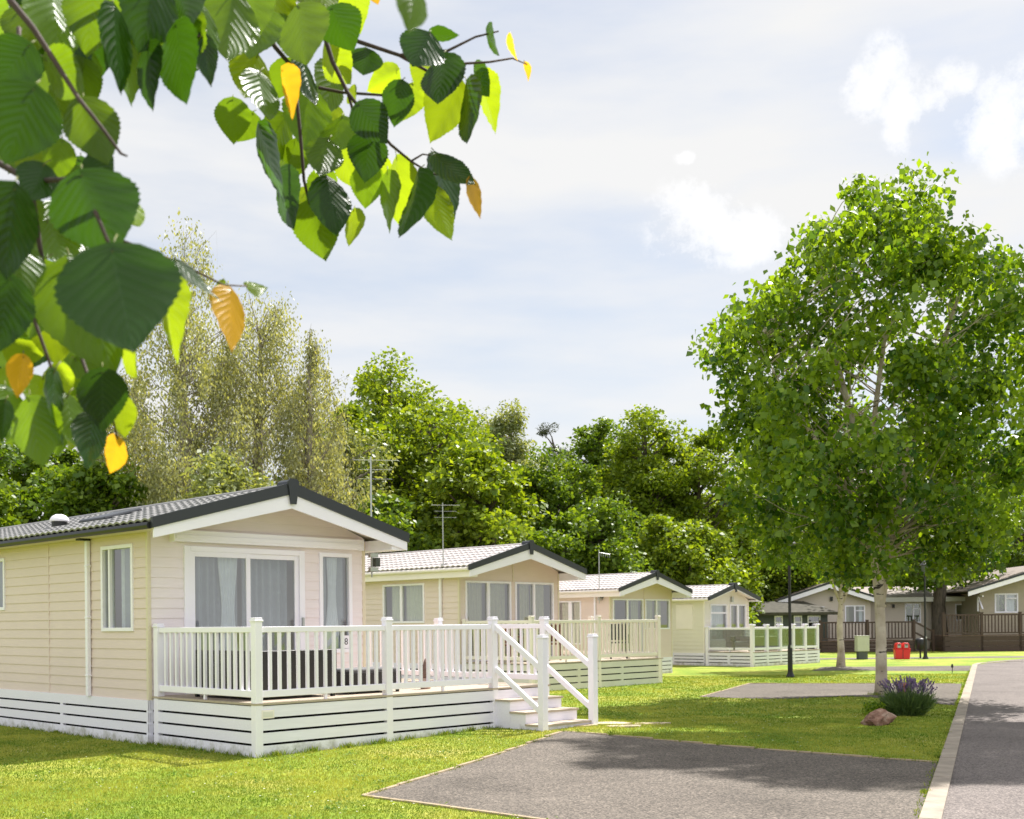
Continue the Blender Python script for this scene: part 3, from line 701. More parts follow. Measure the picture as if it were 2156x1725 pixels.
# cabin 3 ----------------------------------------------------------------
P3_ = (3.043, 36.1)
st3 = dict(left_holes=[(1.40, 2.6, 1.2, 2.88)], front_holes=[(.16, 2.02, .75, 2.93), (2.14, 3.72, 1.75, 2.93)], ridge=TILE2, gutter=CREAM, eavem=CREAM)
c3, PL, _ = cabin(P3_, 3.88, 10.5, 'third cabin in the row, small beige one half hidden behind the cream decking', (TAN2, TAN2), TILE2, st3, sc=.83, eave=3.2, rise=.64, fasc=.22)
window(c3, PL['left'], 1.40, 2.6, 1.2, 2.88, mull=[(1.95, .18)], cur=[(1.5, 1.9, BLIND), (2.0, 2.5, BLIND)])
window(c3, PL['front'], .16, 2.02, .75, 2.93, mull=[(1.05, .09)], cur=[(.25, .45, DRAPE), (1.45, 1.95, DRAPE)])
w_ = window(c3, PL['front'], 2.14, 3.72, 1.75, 2.93, mull=[(2.88, .07)], cur=[(2.2, 2.8, DRAPE), (2.95, 3.4, DRAPE)])
mb = MB(); pbox(mb, PL['front'], 2.07, 2.10, .0, .03, .64, 3.7); mb.build('joint_strip', TRIM, c3)
downpipe(c3, PL['left'], .68, .64, 3.14)
# cabin 4 ----------------------------------------------------------------
P4_ = (7.353, 44.4)
st4 = dict(left_holes=[(.54, 1.29, 1.42, 2.33)], front_holes=[(.38, 1.52, .95, 2.36), (1.74, 2.86, .52, 2.36)], ridge=TILE2, gutter=CREAM, eavem=CREAM, trim=CREAM, seg=1.4)
c4, PL, _ = cabin(P4_, 3.06, 9, 'fourth cabin in the row, pale yellow green with a glass fenced deck', (GREENISH, CREAM), TILE2, st4, eave=2.52, rise=.50, floor=.48, ov=.40, sov=.22, fasc=.03)
mb = MB(); pbox(mb, PL['left'], .52, 1.31, -.02, .03, 1.40, 2.35); mb.build('window_shutter', CREAM, c4, bevel=.008)
window(c4, PL['front'], .38, 1.52, .95, 2.36, rails=[(.43, 1.47, 2.02, .07)], cur=[(.45, 1.45, WDRAPE)])
f_ = window(c4, PL['front'], 1.74, 2.86, .52, 2.36, name='patio_door', mull=[(2.3, .13)], cur=[(1.82, 2.2, DRAPE), (2.4, 2.78, DRAPE)])
mb = MB(); pbox(mb, PL['front'], 1.78, 1.88, .02, .10, 2.44, 2.66); mb.build('wall_lantern', METAL, c4, bevel=.01)
deck(P4_, 'low white deck with smoked glass panels between white posts, fourth cabin', [0.0, 1.0, 1.95, 2.9, 3.8, 4.75], 2.15, 4.85, 2.2, WHITE, WHITE, WHITE2, glass=True, x0=.0, top=.54, cap=1.57, W=3.06, side_posts=(-.4, 1.0, 2.1), back_y=None, cap_s=.085, wscale=1.2, seg=1.0)
s = outdoor('storage_box', 'beige storage bench behind the glass panels of the fourth cabin', 'storage box', P4_, 1.15, -1.75); s.location.z = .54
mb = MB(); mb.box(0, 1.5, 0, .55, .0, .50); mb.build('body', mat('taupe_plastic', (.30, .25, .19), .6, .4, var=.08), s, bevel=.02)
mb = MB(); mb.box(-.03, 1.53, -.03, .58, .50, .56); mb.build('lid', mat('taupe_lid', (.36, .30, .23), .6, .4), s, bevel=.015)
def sp(x, y): a = R(46); return (P4_[0]+x*math.cos(a)-y*math.sin(a), P4_[1]+x*math.sin(a)+y*math.cos(a))
WICK = mat('grey_wicker', (.20, .19, .165), .7, .3, var=.3, scale=30)
s = empty('wicker_chair', (*sp(.4, -1.2), .54), R(20), 'grey wicker chair on the glass fenced deck, left of the storage bench', 'chair')
mb = MB(); mb.box(-.32, .32, -.32, .32, .05, .38); mb.build('seat', WICK, s, bevel=.03)
mb = MB(); mb.box(-.32, .32, .24, .34, .384, .85); mb.build('backrest', WICK, s, bevel=.03)
for x in (-.3, .3):
    mb = MB(); mb.box(x-.05, x+.05, -.3, .236, .384, .58); mb.build('armrest', WICK, s, bevel=.02)

# aerials ------------------------------------------------------------------
def aerial(base, x, y, z0, ztop, label, sc=1, yagi=True, box=True):
    a = R(46); wx = base[0]+sc*(x*math.cos(a)-y*math.sin(a)); wy = base[1]+sc*(x*math.sin(a)+y*math.cos(a))
    o = empty('tv_aerial', (wx, wy, z0*sc), a, label, 'aerial', 'television aerials on the cabins')
    h = ztop-z0*sc
    mb = MB(); mb.tube([(0, 0, 0), (0, 0, h)], .015, 8); mb.build('mast', METAL, o)
    mb = MB(); mb.box(-.05, .12, -.03, .03, .10, .17); mb.build('bracket', METAL, o); mb = MB(); mb.box(-.05, .12, -.03, .03, .34, .41); mb.build('bracket', METAL, o)
    mb = MB()
    if yagi:
        bd = Vector((.8, -.6, 0)); pp = Vector((.6, .8, 0))
        for zz in (h-.06,): mb.tube([Vector((0, 0, zz))-bd*.3, Vector((0, 0, zz))+bd*.45], .006, 6)
        for i in range(5):
            c_ = Vector((0, 0, h-.06-.0*i))+bd*(-.28+i*.085)
            mb.tube([c_-Vector((0, 0, .0))-pp*.17, c_+pp*.17], .003, 5)
        for zz in (h-.22, h-.38): mb.tube([Vector((0, 0, zz))-bd*(.22), Vector((0, 0, zz))+bd*.36], .0035, 5)
    else:
        mb.tube([(0, 0, h-.08), (.28, -.22, h-.14)], .012, 6)
        for i in range(5): mb.tube([(.05+i*.055, -.04-.043*i, h-.10-.01*i-.10), (.05+i*.055, -.04-.043*i, h-.10-.01*i+.05)], .006, 5)
    mb.build('antenna', METAL, o)
    if box: mb = MB(); mb.box(.03, .13, -.07, .07, .18, .33); mb.build('junction_box', GREYBASE, o)
aerial(P1, 4.20, .12, 2.5, 4.55, 'tall aerial with many rods on a mast at the right of the nearest cabin')
aerial(P2_, -.16, .42, 2.85, 4.85, 'thin aerial mast on the side wall of the second cabin')
aerial(P3_, -.18, .35, 2.75, 3.95, 'short plain aerial mast on the side of the third cabin', sc=.83, yagi=False)

# far lodges ----------------------------------------------------------------
def gable_block(root, x0, x1, y0, y1, eave, rise, wm, tm, ov=.5, sov=.45, floor=.5, holes=()):
    P = {'front': lambda u, o, z: (u, y0-o, z), 'left': lambda u, o, z: (x0-o, u, z), 'right': lambda u, o, z: (x1+o, u, z)}
    W = x1-x0; g = rise*(W/2)/(W/2+sov)
    def lim(z):
        k = max(0, (z-eave)/g*(W/2)); return (x0+k, x1-k)
    mb = MB(); siding(mb, P['front'], x0, x1, 0, eave+g, holes, pitch=.16, lim=lim); mb.build('gable_wall', wm, root)
    mb = MB(); siding(mb, P['left'], y0, y1, 0, eave, pitch=.16); mb.build('side_wall', wm, root); mb = MB(); siding(mb, P['right'], y0, y1, 0, eave, pitch=.16); mb.build('side_wall', wm, root)
    xm = (x0+x1)/2; ze = eave+.04
    mb = MB(); mb.prism([(x0-sov, ze+.06), (xm, ze+rise+.08), (x1+sov, ze+.06), (x1+sov, ze), (xm, ze+rise), (x0-sov, ze)], y0-ov, y1); mb.build('roof', tm, root)
    mb = MB(); mb.prism([(x0-sov-.02, ze+.0), (xm, ze+rise+.0), (x1+sov+.02, ze+.0), (x1+sov+.02, ze-.24), (xm, ze+rise-.24), (x0-sov-.02, ze-.24)], y0-ov-.03, y0-ov+.02); mb.build('fascia_board', WHITE, root)
    mb = MB(); mb.prism([(x0-sov-.04, ze+.10), (xm, ze+rise+.12), (x1+sov+.04, ze+.10), (x1+sov+.04, ze+.004), (xm, ze+rise+.004), (x0-sov-.04, ze+.004)], y0-ov-.06, y0-ov-.002); mb.build('verge_trim', DARK, root)
    return P
lx, ly_ = 15.1, 64.0      # world origin of lodge: left front corner
lodge = empty('lodge', (lx, ly_, 0), R(-3), 'large greige lodge with a white edged gable, behind the dark brown decking', 'lodge', 'greige lodges at the far end')
Pg = gable_block(lodge, 0, 4.6, 0, 9, 2.72, .92, GREIGE, BROWNTILE, ov=.5, sov=.5, holes=[(.95, 2.1, .6, 2.45), (3.2, 4.3, 1.5, 2.5)])
window(lodge, Pg['front'], .95, 2.1, .6, 2.45, name='patio_door', mull=[(1.52, .12)], fr=.09, cur=[(1.05, 1.2, DRAPE)])
window(lodge, Pg['front'], 3.2, 4.3, 1.5, 2.5, mull=[(3.74, .09)], fr=.07, rails=[(3.8, 4.23, 2.2, .06)], cur=[(3.3, 3.45, DRAPE), (4.0, 4.2, WDRAPE)])
mb = MB(); pbox(mb, Pg['front'], 2.4, 2.54, .01, .12, 2.75, 2.98); mb.build('wall_lantern', BLACK, lodge)
PIV = (5.6, 11.6)
Pm = {'front': lambda u, o, z: (u, 2.0-o, z)}
mb = MB(); siding(mb, Pm['front'], 4.62, 11.0, 0, 2.7, [(7.0, 7.9, 1.5, 2.62), (9.8, 10.6, 1.6, 2.55)], pitch=.16); mb.build('wing_wall', GREIGE, lodge); mb = MB(); siding(mb, lambda u, o, z: (11.0+o, u, z), 2.0, 9, 0, 2.7, pitch=.16); mb.build('wing_wall', GREIGE, lodge)
window(lodge, Pm['front'], 7.0, 7.9, 1.5, 2.62, mull=[(7.48, .08)], fr=.07, rails=[(7.52, 7.83, 2.3, .05)])
window(lodge, Pm['front'], 9.8, 10.6, 1.6, 2.55, mull=[(10.2, .08)], fr=.07, rails=[(10.24, 10.53, 2.25, .05)])
mb = MB(); pbox(mb, Pm['front'], 6.3, 6.42, .01, .12, 2.35, 2.55); mb.build('wall_lantern', BLACK, lodge)
mb = MB(); mb.add([(2.5, 1.4, 2.95), (11.4, 1.4, 2.95), (10.6, 5.5, 3.66), (2.5, 5.5, 3.66), (11.0, 9.4, 2.9), (2.5, 9.4, 2.9)], [(0, 1, 2, 3), (3, 2, 4, 5), (1, 4, 2)]); mb.build('wing_roof', BROWNTILE, lodge)
mb = MB(); mb.box(5.3, 11.45, 1.34, 1.39, 2.68, 2.94); mb.build('wing_fascia', mat('grey_white_board', (.5, .49, .45), .6, .4), lodge)
mb = MB(); mb.bar((11.1, 1.9, 2.1), (11.35, 1.42, 2.7), .05, .05); mb.build('porch_bracket', WHITE, lodge)

def brown_deck(loc, label, w, dep, top, cap, stairs=False, rz=0):
    r = empty('decking', (*loc, 0), rz, label, 'decking', 'dark brown deckings at the far end')
    mb = MB()
    for i in range(int(dep/.15)): mb.box(0, w, i*.15, i*.15+.143, top-.03, top)
    mb.build('floor_boards', mat('brown_deck_board', (.14, .085, .06), .7, .3, var=.15), r)
    mb = MB(); hs = (top-.04)/3
    for k in range(3): mb.box(0, w, .02, .05, k*hs+.01, (k+1)*hs-.01); mb.box(0, .03, .06, dep, k*hs+.01, (k+1)*hs-.01); mb.box(w-.03, w, .06, dep, k*hs+.01, (k+1)*hs-.01)
    mb.build('skirting', BROWNW, r)
    n = max(1, int(round(w/2.2)))
    for i in range(n+1):
        mb = MB(); mb.box(-.06, .06, -.06, .06, 0, cap); mb.box(-.08, .08, -.08, .08, cap, cap+.04); o = mb.build('post', BROWNW, r); o.location = (.06+(w-.12)*i/n, .08, 0)
    mb = MB(); mb.box(0, w, .05, .12, cap-.14, cap-.06); mb.build('top_rail', BROWNW, r)
    mb = MB(); mb.box(0, w, .05, .12, top+.08, top+.15); mb.build('bottom_rail', BROWNW, r)
    k = int(w/.17); p0 = None
    for i in range(1, k):
        x = w*i/k
        if p0 is None:
            mb = MB(); mb.box(-.03, .03, -.015, .015, top+.13, cap-.10); p0 = mb.build('baluster', BROWNW, r); p0.location = (x, .085, 0)
        else: share(p0, r, (x, .085, 0))
    if stairs:
        mb = MB()
        for i in range(3): mb.box(w+.28*i, w+.28*(i+1), .1, 1.1, 0, top-.2*(i+1)*top/.8)
        mb.build('stair_tread', BROWNW, r)
        mb = MB(); mb.bar((w, .08, cap-.1), (w+.95, .08, cap-.62), .06, .09); mb.bar((w, .08, top+.4), (w+.95, .08, top-.1), .06, .09); mb.box(w+.9, w+1.02, .02, .14, 0, cap-.5); mb.build('handrail', BROWNW, r)
    return r
brown_deck((16.1, 60.8), 'dark brown slatted decking with steps in front of the white edged gable', 5.1, 3.2, .60, 1.66, True, R(2))
brown_deck((22.4, 60.4), 'dark brown slatted decking of the lodge at the right edge', 8.0, 1.8, .85, 2.0, False, R(-2))
patio = None
lodge2 = empty('lodge', (25.2, 62.6, 0), R(-3), 'dark greige lodge cut by the right edge of the photo', 'lodge', 'greige lodges at the far end')
Pq = gable_block(lodge2, 0, 8.2, 0, 9, 3.1, 1.5, mat('olive_siding', (.42, .36, .28), .7, .3, var=.06), BROWNTILE, ov=1.0, sov=.9, holes=[(.8, 2.05, 2.0, 3.05)])  # olive siding, darker than on the first lodge
window(lodge2, Pq['front'], .8, 2.05, 2.0, 3.05, mull=[(1.38, .1)], fr=.08, rails=[(1.43, 1.97, 2.78, .07)], cur=[(.9, 1.1, DRAPE), (1.5, 1.9, WDRAPE)])
mb = MB(); mb.bar((-.1, -.8, 2.2), (-.1, -.1, 2.9), .07, .07); mb.bar((-.1, -.85, 2.9), (-.1, -.05, 2.92), .07, .07); mb.bar((-.1, -.06, 2.1), (-.1, -.06, 2.9), .07, .07); mb.build('porch_bracket', WHITE, lodge2)
SHADEROOF = mat('shaded_roof', (.06, .055, .04), .8, .2, var=.3)  # tree shade over the roof is put into this dark colour
# dark green cabin in the gap
gc = empty('summer_house', (13.6, 61.5, 0), R(5), 'low dark green cabin in the shade between the fourth cabin and the lodge', 'cabin')
Pg2 = {'front': lambda u, o, z: (u, -o, z)}
mb = MB(); siding(mb, Pg2['front'], -2, 3.2, 0, 2.1, [(.3, .75, 1.0, 1.95), (1.35, 1.8, 1.0, 1.95), (2.1, 2.8, 1.0, 1.95)]); siding(mb, lambda u, o, z: (3.2+o, u, z), 0, 4, 0, 2.1); mb.build('wall', DKGREEN, gc)
for a, b in ((.3, .75), (1.35, 1.8), (2.1, 2.8)): window(gc, Pg2['front'], a, b, 1.0, 1.95, fr=.06, rails=[(a+.06, b-.06, 1.6, .05)])
mb = MB(); mb.add([(-2.4, -.5, 2.12), (3.6, -.5, 2.12), (2.6, 2.0, 2.75), (-2.4, 2.0, 2.75), (2.6, 4.5, 2.1), (-2.4, 4.5, 2.1)], [(0, 1, 2, 3), (3, 2, 4, 5), (1, 4, 2)]); mb.build('roof', SHADEROOF, gc)
mb = MB(); mb.box(-2.4, 3.6, -.54, -.505, 1.98, 2.13); mb.build('fascia_board', SHADEROOF, gc)

# ------------------------------------------------------------------ street furniture
def lamp_post(x, y, label):
    r = empty('lamp_post', (x, y, H(x, y)), R(20), label, 'lamp post', 'black lamp posts on the lawn')
    mb = MB(); mb.lathe([(.13, 0), (.13, .03), (.105, .07), (.075, .16), (.07, .9), (.055, .95), (.045, 1.0), (.042, 3.55)], 14); mb.build('pole', BLACK, r, smooth=False)
    mb = MB(); mb.lathe([(.05, 3.55), (.12, 3.62), (.02, 3.63)], 12); mb.lathe([(.16, 3.98), (.22, 4.0), (.10, 4.12), (.02, 4.2)], 12); mb.build('lantern_frame', BLACK, r)
    mb = MB(); mb.lathe([(.11, 3.63), (.16, 3.98)], 12); mb.build('lantern_glass', GREYBASE, r)
    mb = MB(); mb.box(-.03, .03, -.08, -.07, .88, .96); mb.build('service_door', METAL, r)
lamp_post(8.33, 34.82, 'black lamp post rising from the lawn left of the small birch')
lamp_post(17.61, 49.5, 'black lamp post right of the red bins, near the far lodges')
r = empty('litter_bin', (17.78, 50.6, 0), 0, 'small round black bin behind the further lamp post', 'bin')
mb = MB(); mb.lathe([(.16, .35), (.21, .42), (.22, .78), (.17, .86), (.05, .88)], 14); mb.build('body', BLACK, r, smooth=True)
mb = MB(); mb.lathe([(.04, 0), (.04, .36)], 8); mb.build('stand', BLACK, r)
r = empty('electric_cabinet', (15.06, 50.0, 0), R(6), 'pale green service cabinet on a dark plinth right of the small birch', 'cabinet')
mb = MB(); mb.box(-.27, .27, -.17, .17, .34, .98); mb.build('housing', BOXG, r, bevel=.02)
mb = MB(); mb.box(-.28, .28, -.18, .18, .98, 1.02); mb.build('lid', BOXG, r, bevel=.01)
mb = MB(); mb.box(-.20, .20, -.14, .14, -.05, .34); mb.build('plinth', GREYBASE, r, bevel=.01)
mb = MB(); mb.box(.16, .19, -.182, -.172, .62, .70); mb.build('lock', METAL, r)
WLAB = mat('bin_label_grey', (.34, .36, .38), .5, .4)
r = empty('red_bin', (16.69, 49.75, 0), R(-4), 'red twin hooded bin standing on the far lawn', 'bin')
mb = MB(); mb.prism([(-.29, 0), (.29, 0), (.325, .42), (-.325, .42)], -.18, .18); mb.build('body', RED, r, bevel=.02)
mb = MB(); mb.box(-.335, .335, -.19, .19, .42, .455); mb.build('rim', RED, r, bevel=.01)
mb = MB(); mb.box(-.012, .012, -.186, -.181, .03, .41); mb.build('seam', BLACK, r)
for x in (-.15, .15):
    mb = MB(); mb.prism([(x-.145, .456), (x+.145, .456), (x+.14, .62), (x+.08, .70), (x-.08, .70), (x-.14, .62)], -.16, .16); hd = mb.build('hood', RED, r, bevel=.025)
    mb = MB(); mb.box(x-.07, x+.07, -.172, -.162, .49, .64); mb.build('flap', WLAB, hd)
    mb = MB(); mb.box(x-.05, x+.05, -.178, -.1725, .59, .63); mb.build('slot', BLACK, hd)
r = empty('spike_light', (13.9, 36.7, 0), 0, 'tiny black spike light in the lawn right of the birch trunk', 'garden light')
mb = MB(); mb.tube([(0, 0, 0), (0, 0, .16)], .012, 6); mb.build('spike', BLACK, r); mb = MB(); mb.lathe([(.02, .16), (.04, .18), (.03, .26), (.01, .28)], 8); mb.build('lamp_head', BLACK, r)
def blobmesh(name, m, parent, sx, sy, sz, seed, rough=.25, sub=3, flat=False):
    bm = bmesh.new(); bmesh.ops.create_icosphere(bm, subdivisions=sub, radius=1); rs = random.Random(seed)
    from mathutils import noise
    o_ = Vector((rs.random()*50, rs.random()*50, rs.random()*50))
    for v in bm.verts:
        n = v.co.normalized(); k = 1+rough*noise.noise(n*1.6+o_)+rough*.4*noise.noise(n*4.5+o_)
        q = n*k; q = Vector([math.copysign(abs(c)**.72, c) for c in q])
        v.co = Vector((q.x*sx, q.y*sy, q.z*sz))
    me = bpy.data.meshes.new(name); bm.to_mesh(me); bm.free(); me.materials.append(m)
    o = bpy.data.objects.new(name, me); col.objects.link(o)
    if parent: o.parent = parent
    return o
rk = blobmesh('rock', ROCK, None, .25, .17, .12, 3, .55, 3); rk.location = (5.84, 18.6, .09+H(5.84, 18.6)); rk.rotation_euler = (R(5), R(-14), R(20))
tag(rk, 'reddish brown boulder on the grass in front of the lavender', 'rock')
for i, (x, y, sx, sy, rz_, lab) in enumerate(((.98, 18.05, .42, .26, .2, 'pale paving slab directly in front of the deck steps'), (1.52, 18.3, .36, .22, -.1, 'pale paving slab second from the deck steps'), (1.72, 17.85, .30, .17, .3, 'pale paving slab nearest the corner of the parking bay'), (2.2, 18.35, .3, .14, .2, 'pale paving slab furthest from the deck steps'))):
    bm = bmesh.new(); vs = []
    rs = random.Random(i); n = 9
    for z in (-.02, .03):
        vs.append([bm.verts.new((sx*math.cos(2*math.pi*k/n)*(.85+.25*((k*7+i*3) % 5)/5), sy*math.sin(2*math.pi*k/n)*(.85+.25*((k*5+i) % 4)/4), z)) for k in range(n)])
    bm.faces.new(vs[1]); bm.faces.new(vs[0][::-1])
    for k in range(n): bm.faces.new((vs[0][k], vs[0][(k+1) % n], vs[1][(k+1) % n], vs[1][k]))
    me = bpy.data.meshes.new('paving_slab'); bm.to_mesh(me); bm.free(); me.materials.append(SLAB)
    o = bpy.data.objects.new('paving_slab', me); col.objects.link(o); o.location = (x, y, H(x, y)-.012); o.rotation_euler = (0, 0, rz_)
    tag(o, lab, 'paving slab', 'paving slabs by the steps')
r = empty('flower_pot', (7.70, 22.9, .03), 0, 'small terracotta pot half hidden behind the lavender', 'flower pot')
mb = MB(); mb.lathe([(.09, .1), (.13, .36), (.145, .37), (.145, .42), (.12, .42), (.11, .36)], 14); mb.build('pot', TERRA, r)
mb = MB(); mb.box(-.10, .10, -.1, .1, 0, .10); mb.build('stand', TERRA, r)

# ------------------------------------------------------------------ foliage
rng = np.random.default_rng(11)
def rnd_dirs(n, rng): v = rng.normal(size=(n, 3)); return v/np.linalg.norm(v, axis=1)[:, None]
LM_OAK = leafmat('oak_leaves', (.09, .16, .012), (.28, .36, .03), .48)
LM_OAK2 = leafmat('green_leaves', (.06, .125, .012), (.20, .29, .03), .46)
LM_DARK = leafmat('dark_leaves', (.05, .095, .012), (.15, .21, .025), .42)
LM_PALE = leafmat('pale_willow_leaves', (.16, .20, .08), (.36, .40, .20), .42)
LM_SILV = leafmat('silver_birch_leaves', (.19, .21, .10), (.44, .45, .27), .42)
LM_MAIN = leafmat('birch_leaves', (.035, .105, .010), (.27, .40, .025), .52, rough=.35, spec=.5)
LM_PINE = leafmat('pine_needles', (.03, .045, .025), (.08, .09, .05), .15)
LM_COPPER = leafmat('copper_leaves', (.03, .012, .012), (.09, .035, .03), .3)

def wobble(a, b, k, amp, rs, sag=0):
    a = Vector(a); b = Vector(b); out = []
    L = (b-a).length
    for i in range(k+1):
        t_ = i/k; q = a.lerp(b, t_)
        if 0 < i < k: q += Vector((rs.uniform(-1, 1), rs.uniform(-1, 1), rs.uniform(-.6, .6)))*amp*L
        q.z += sag*4*t_*(1-t_); out.append(q)
    return out
def tree(name, loc, label, cat, group, prof, th, tr, nclump, nleaf, size, lm, bark, seed, csig=(.55, .55, .4), weep=0, trunk_path=None, forks=None, hang=.3, limb_r=.06, inner=.35, wl=.8, exps=.5, nb=5, twigs=0, jit=1.0, cmin=.35, tamp=1.0):
    """prof: [(z, radius)...] crown outline; clumps of leaves on limbs"""
    rs = random.Random(seed); g = np.random.default_rng(seed)
    root = empty(name, (*loc, H(*loc)), 0, label, cat, group)
    zs = [p[0] for p in prof]; rsd = [p[1] for p in prof]
    z0, z1 = zs[0], zs[-1]
    trunk = trunk_path or wobble((0, 0, -.1), (rs.uniform(-.1, .1)*z1*.2, 0, z1*.86), 8, .012, rs)
    mb = MB(); k = len(trunk)
    Lr = [tr*(1.25 if i == 0 else (1-.88*(i/(k-1))**1.1)) for i in range(k)]
    mb.tube(trunk, Lr, 12)
    for fk in (forks or []):
        mb.tube(fk[0], fk[1], 9)
    ends = []
    zc = []
    while len(zc) < nclump:
        z = rs.uniform(z0, z1); rr = np.interp(z, zs, rsd)
        if rs.random() < (rr/max(rsd))**1.6+.06: zc.append((z, rr))
    spines = [trunk]+[fk[0] for fk in (forks or [])]
    for (z, rr) in zc:
        an = rs.uniform(0, 2*math.pi); rr = rr*(1-.14*jit+.2*jit*math.sin(an*3+z*1.7+seed)+.12*jit*math.sin(an*7-z*2.9)); fr = (inner+(1-inner)*rs.random()**exps)
        c = Vector((math.cos(an)*rr*fr, math.sin(an)*rr*fr, z)); ends.append((c, fr))
        sp_ = rs.choice(spines); zt = max(th*(.95+.35*rs.random()), z-abs(fr*rr)*(.45+.6*rs.random())-.1)
        seg_ = [(a, b) for a, b in zip(sp_[:-1], sp_[1:]) if a.z <= zt <= b.z]
        q = seg_[0][0].lerp(seg_[0][1], (zt-seg_[0][0].z)/max(1e-4, seg_[0][1].z-seg_[0][0].z)) if seg_ else min(sp_, key=lambda p: abs(p.z-zt))
        path = wobble(q, c, nb, .035, rs, sag=.12*rr*.3)
        r0 = limb_r*(.5+.7*fr); mb.tube(path, [r0*(1-.85*i/nb) for i in range(nb+1)], 5, cap=False)
        for _ in range(twigs):
            e = c+Vector((rs.gauss(0, csig[0]*.6), rs.gauss(0, csig[1]*.6), min(csig[2]*.7, rs.gauss(0, csig[2]*.7)))); mb.tube(wobble(path[-2], e, 3, .06, rs), [r0*.22, r0*.15, r0*.1, r0*.05], 4, cap=False)
            if weep: mb.tube([e, e+Vector((rs.uniform(-.1, .1), rs.uniform(-.1, .1), -weep*rs.uniform(.4, 1)))], [r0*.05, r0*.03], 3, cap=False)
    mb.build('trunk', bark, root, smooth=True)
    C = np.array([tuple(e[0]) for e in ends]); FR = np.array([e[1] for e in ends])
    per = g.integers(0, len(C), nleaf); sg = np.array(csig)
    csz = g.uniform(cmin, 1.45, len(C))
    off = g.normal(size=(nleaf, 3))
    off = off/np.linalg.norm(off, axis=1)[:, None]*(g.random(nleaf)**.45)[:, None]*1.55*sg*csz[per][:, None]
    P = C[per]+off
    if weep: P[:, 2] -= g.random(nleaf)**1.3*weep*(.3+.9*FR[per])
    P = P[P[:, 2] > z0*.75]; per = per[:len(P)]; n = len(P)
    D = rnd_dirs(n, g); D[:, 2] = D[:, 2]*.6-hang-weep*.6
    Nn = rnd_dirs(n, g)+np.array([0, 0, .55])
    L = size*g.uniform(.5, 1.4, n); W = L*wl*g.uniform(.7, 1.1, n)
    cs_ = g.uniform(0, 1, len(C)); sh = np.clip(g.normal(.45, .22, n)+(cs_[per[:n]]-.5)*.5, 0, 1)
    kites(P, D, Nn, L, W, 'foliage', lm, root, sh)
    return root

# main birch: two stems rising from one base
bp = (7.76, 24.43)
prof = [(2.9, 2.0), (3.5, 2.8), (4.4, 3.4), (5.2, 3.75), (6.2, 3.9), (7.0, 3.7), (8.0, 3.25), (8.9, 2.75), (9.6, 2.2), (10.3, 1.4), (10.8, .6)]
tp = [(0, 0, -.1), (.0, 0, .4), (-.0, 0, 1.2), (-.03, 0, 2.2), (-.04, 0, 3.0), (-.08, 0, 4.4), (-.05, .1, 6), (.2, .1, 7.8), (.5, 0, 9.4), (.7, 0, 10.7)]
tp = [Vector(p) for p in tp]
fk = [([Vector(p) for p in ((0, 0, 1.85), (-.04, .05, 2.4), (-.13, 0, 3.2), (-.24, 0, 4.3), (-.5, .2, 5.8), (-1.0, 0, 7.5), (-1.15, .1, 8.6), (-1.15, 0, 9.7))], [.12, .11, .10, .09, .07, .055, .035, .012]),
      ([Vector(p) for p in ((0, .05, 1.9), (.15, .1, 2.7), (.30, 0, 3.6), (.7, .2, 5.2), (1.3, 0, 7.2), (1.7, 0, 8.4), (1.75, 0, 9.3))], [.10, .095, .085, .07, .05, .035, .012]),
      ([Vector(p) for p in ((-.13, 0, 3.2), (-.9, -.3, 4.6), (-1.9, -.4, 6.0), (-2.6, -.3, 7.4))], [.06, .05, .035, .012])]
bt = tree('birch_tree', bp, 'tall white barked birch with a full green crown, beside the road', 'tree', 'birch trees on the lawn', prof, 2.9, .132, 220, 43000, .152, LM_MAIN, BIRCHB, 5, csig=(.42, .42, .34), trunk_path=tp, forks=fk, hang=.55, limb_r=.017, inner=.3, wl=.85, twigs=2, exps=.55, weep=.32, jit=.7, cmin=.6)
tp2 = [Vector(p) for p in ((0, 0, -.1), (.02, 0, .5), (-.02, 0, 1.4), (.05, 0, 2.4), (.0, .1, 3.4), (-.15, 0, 4.6), (-.2, 0, 6.5))]
fk2 = [([Vector(p) for p in ((.03, 0, 2.1), (.35, 0, 2.9), (.75, .1, 3.8), (1.0, 0, 5.0), (1.1, 0, 6.0))], [.07, .06, .05, .03, .01]),
       ([Vector(p) for p in ((.0, 0, 2.2), (-.35, 0, 3.1), (-.8, .1, 3.9), (-1.0, 0, 5.2))], [.05, .04, .03, .01])]
tree('birch_tree', (11.26, 39.83), 'smaller birch with a forked pale trunk, behind and left of the tall one', 'tree', 'birch trees on the lawn', [(3.3, 1.6), (4.2, 2.4), (5.5, 2.6), (6.8, 2.0), (7.8, .9)], 3.0, .14, 60, 16000, .12, LM_MAIN, BIRCHB, 9, csig=(.5, .5, .4), trunk_path=tp2, forks=fk2, hang=.5, limb_r=.035, twigs=2)
# tall tree across the road, outside the frame: its crown shades bay and road
stt = tree('street_tree', (14.2, 23.8), 'tall leafy tree over the road, throwing its shadow across the nearest parking bay', 'tree', None, [(14.3, .8), (15.2, 2.8), (16.5, 4.0), (18, 4.1), (20, 3.2), (21.5, 1.2)], 13.5, .3, 95, 36000, .25, LM_MAIN, BARK, 21, csig=(.7, .7, .5), limb_r=.07)
stt.scale = (1.3, .75, 1)

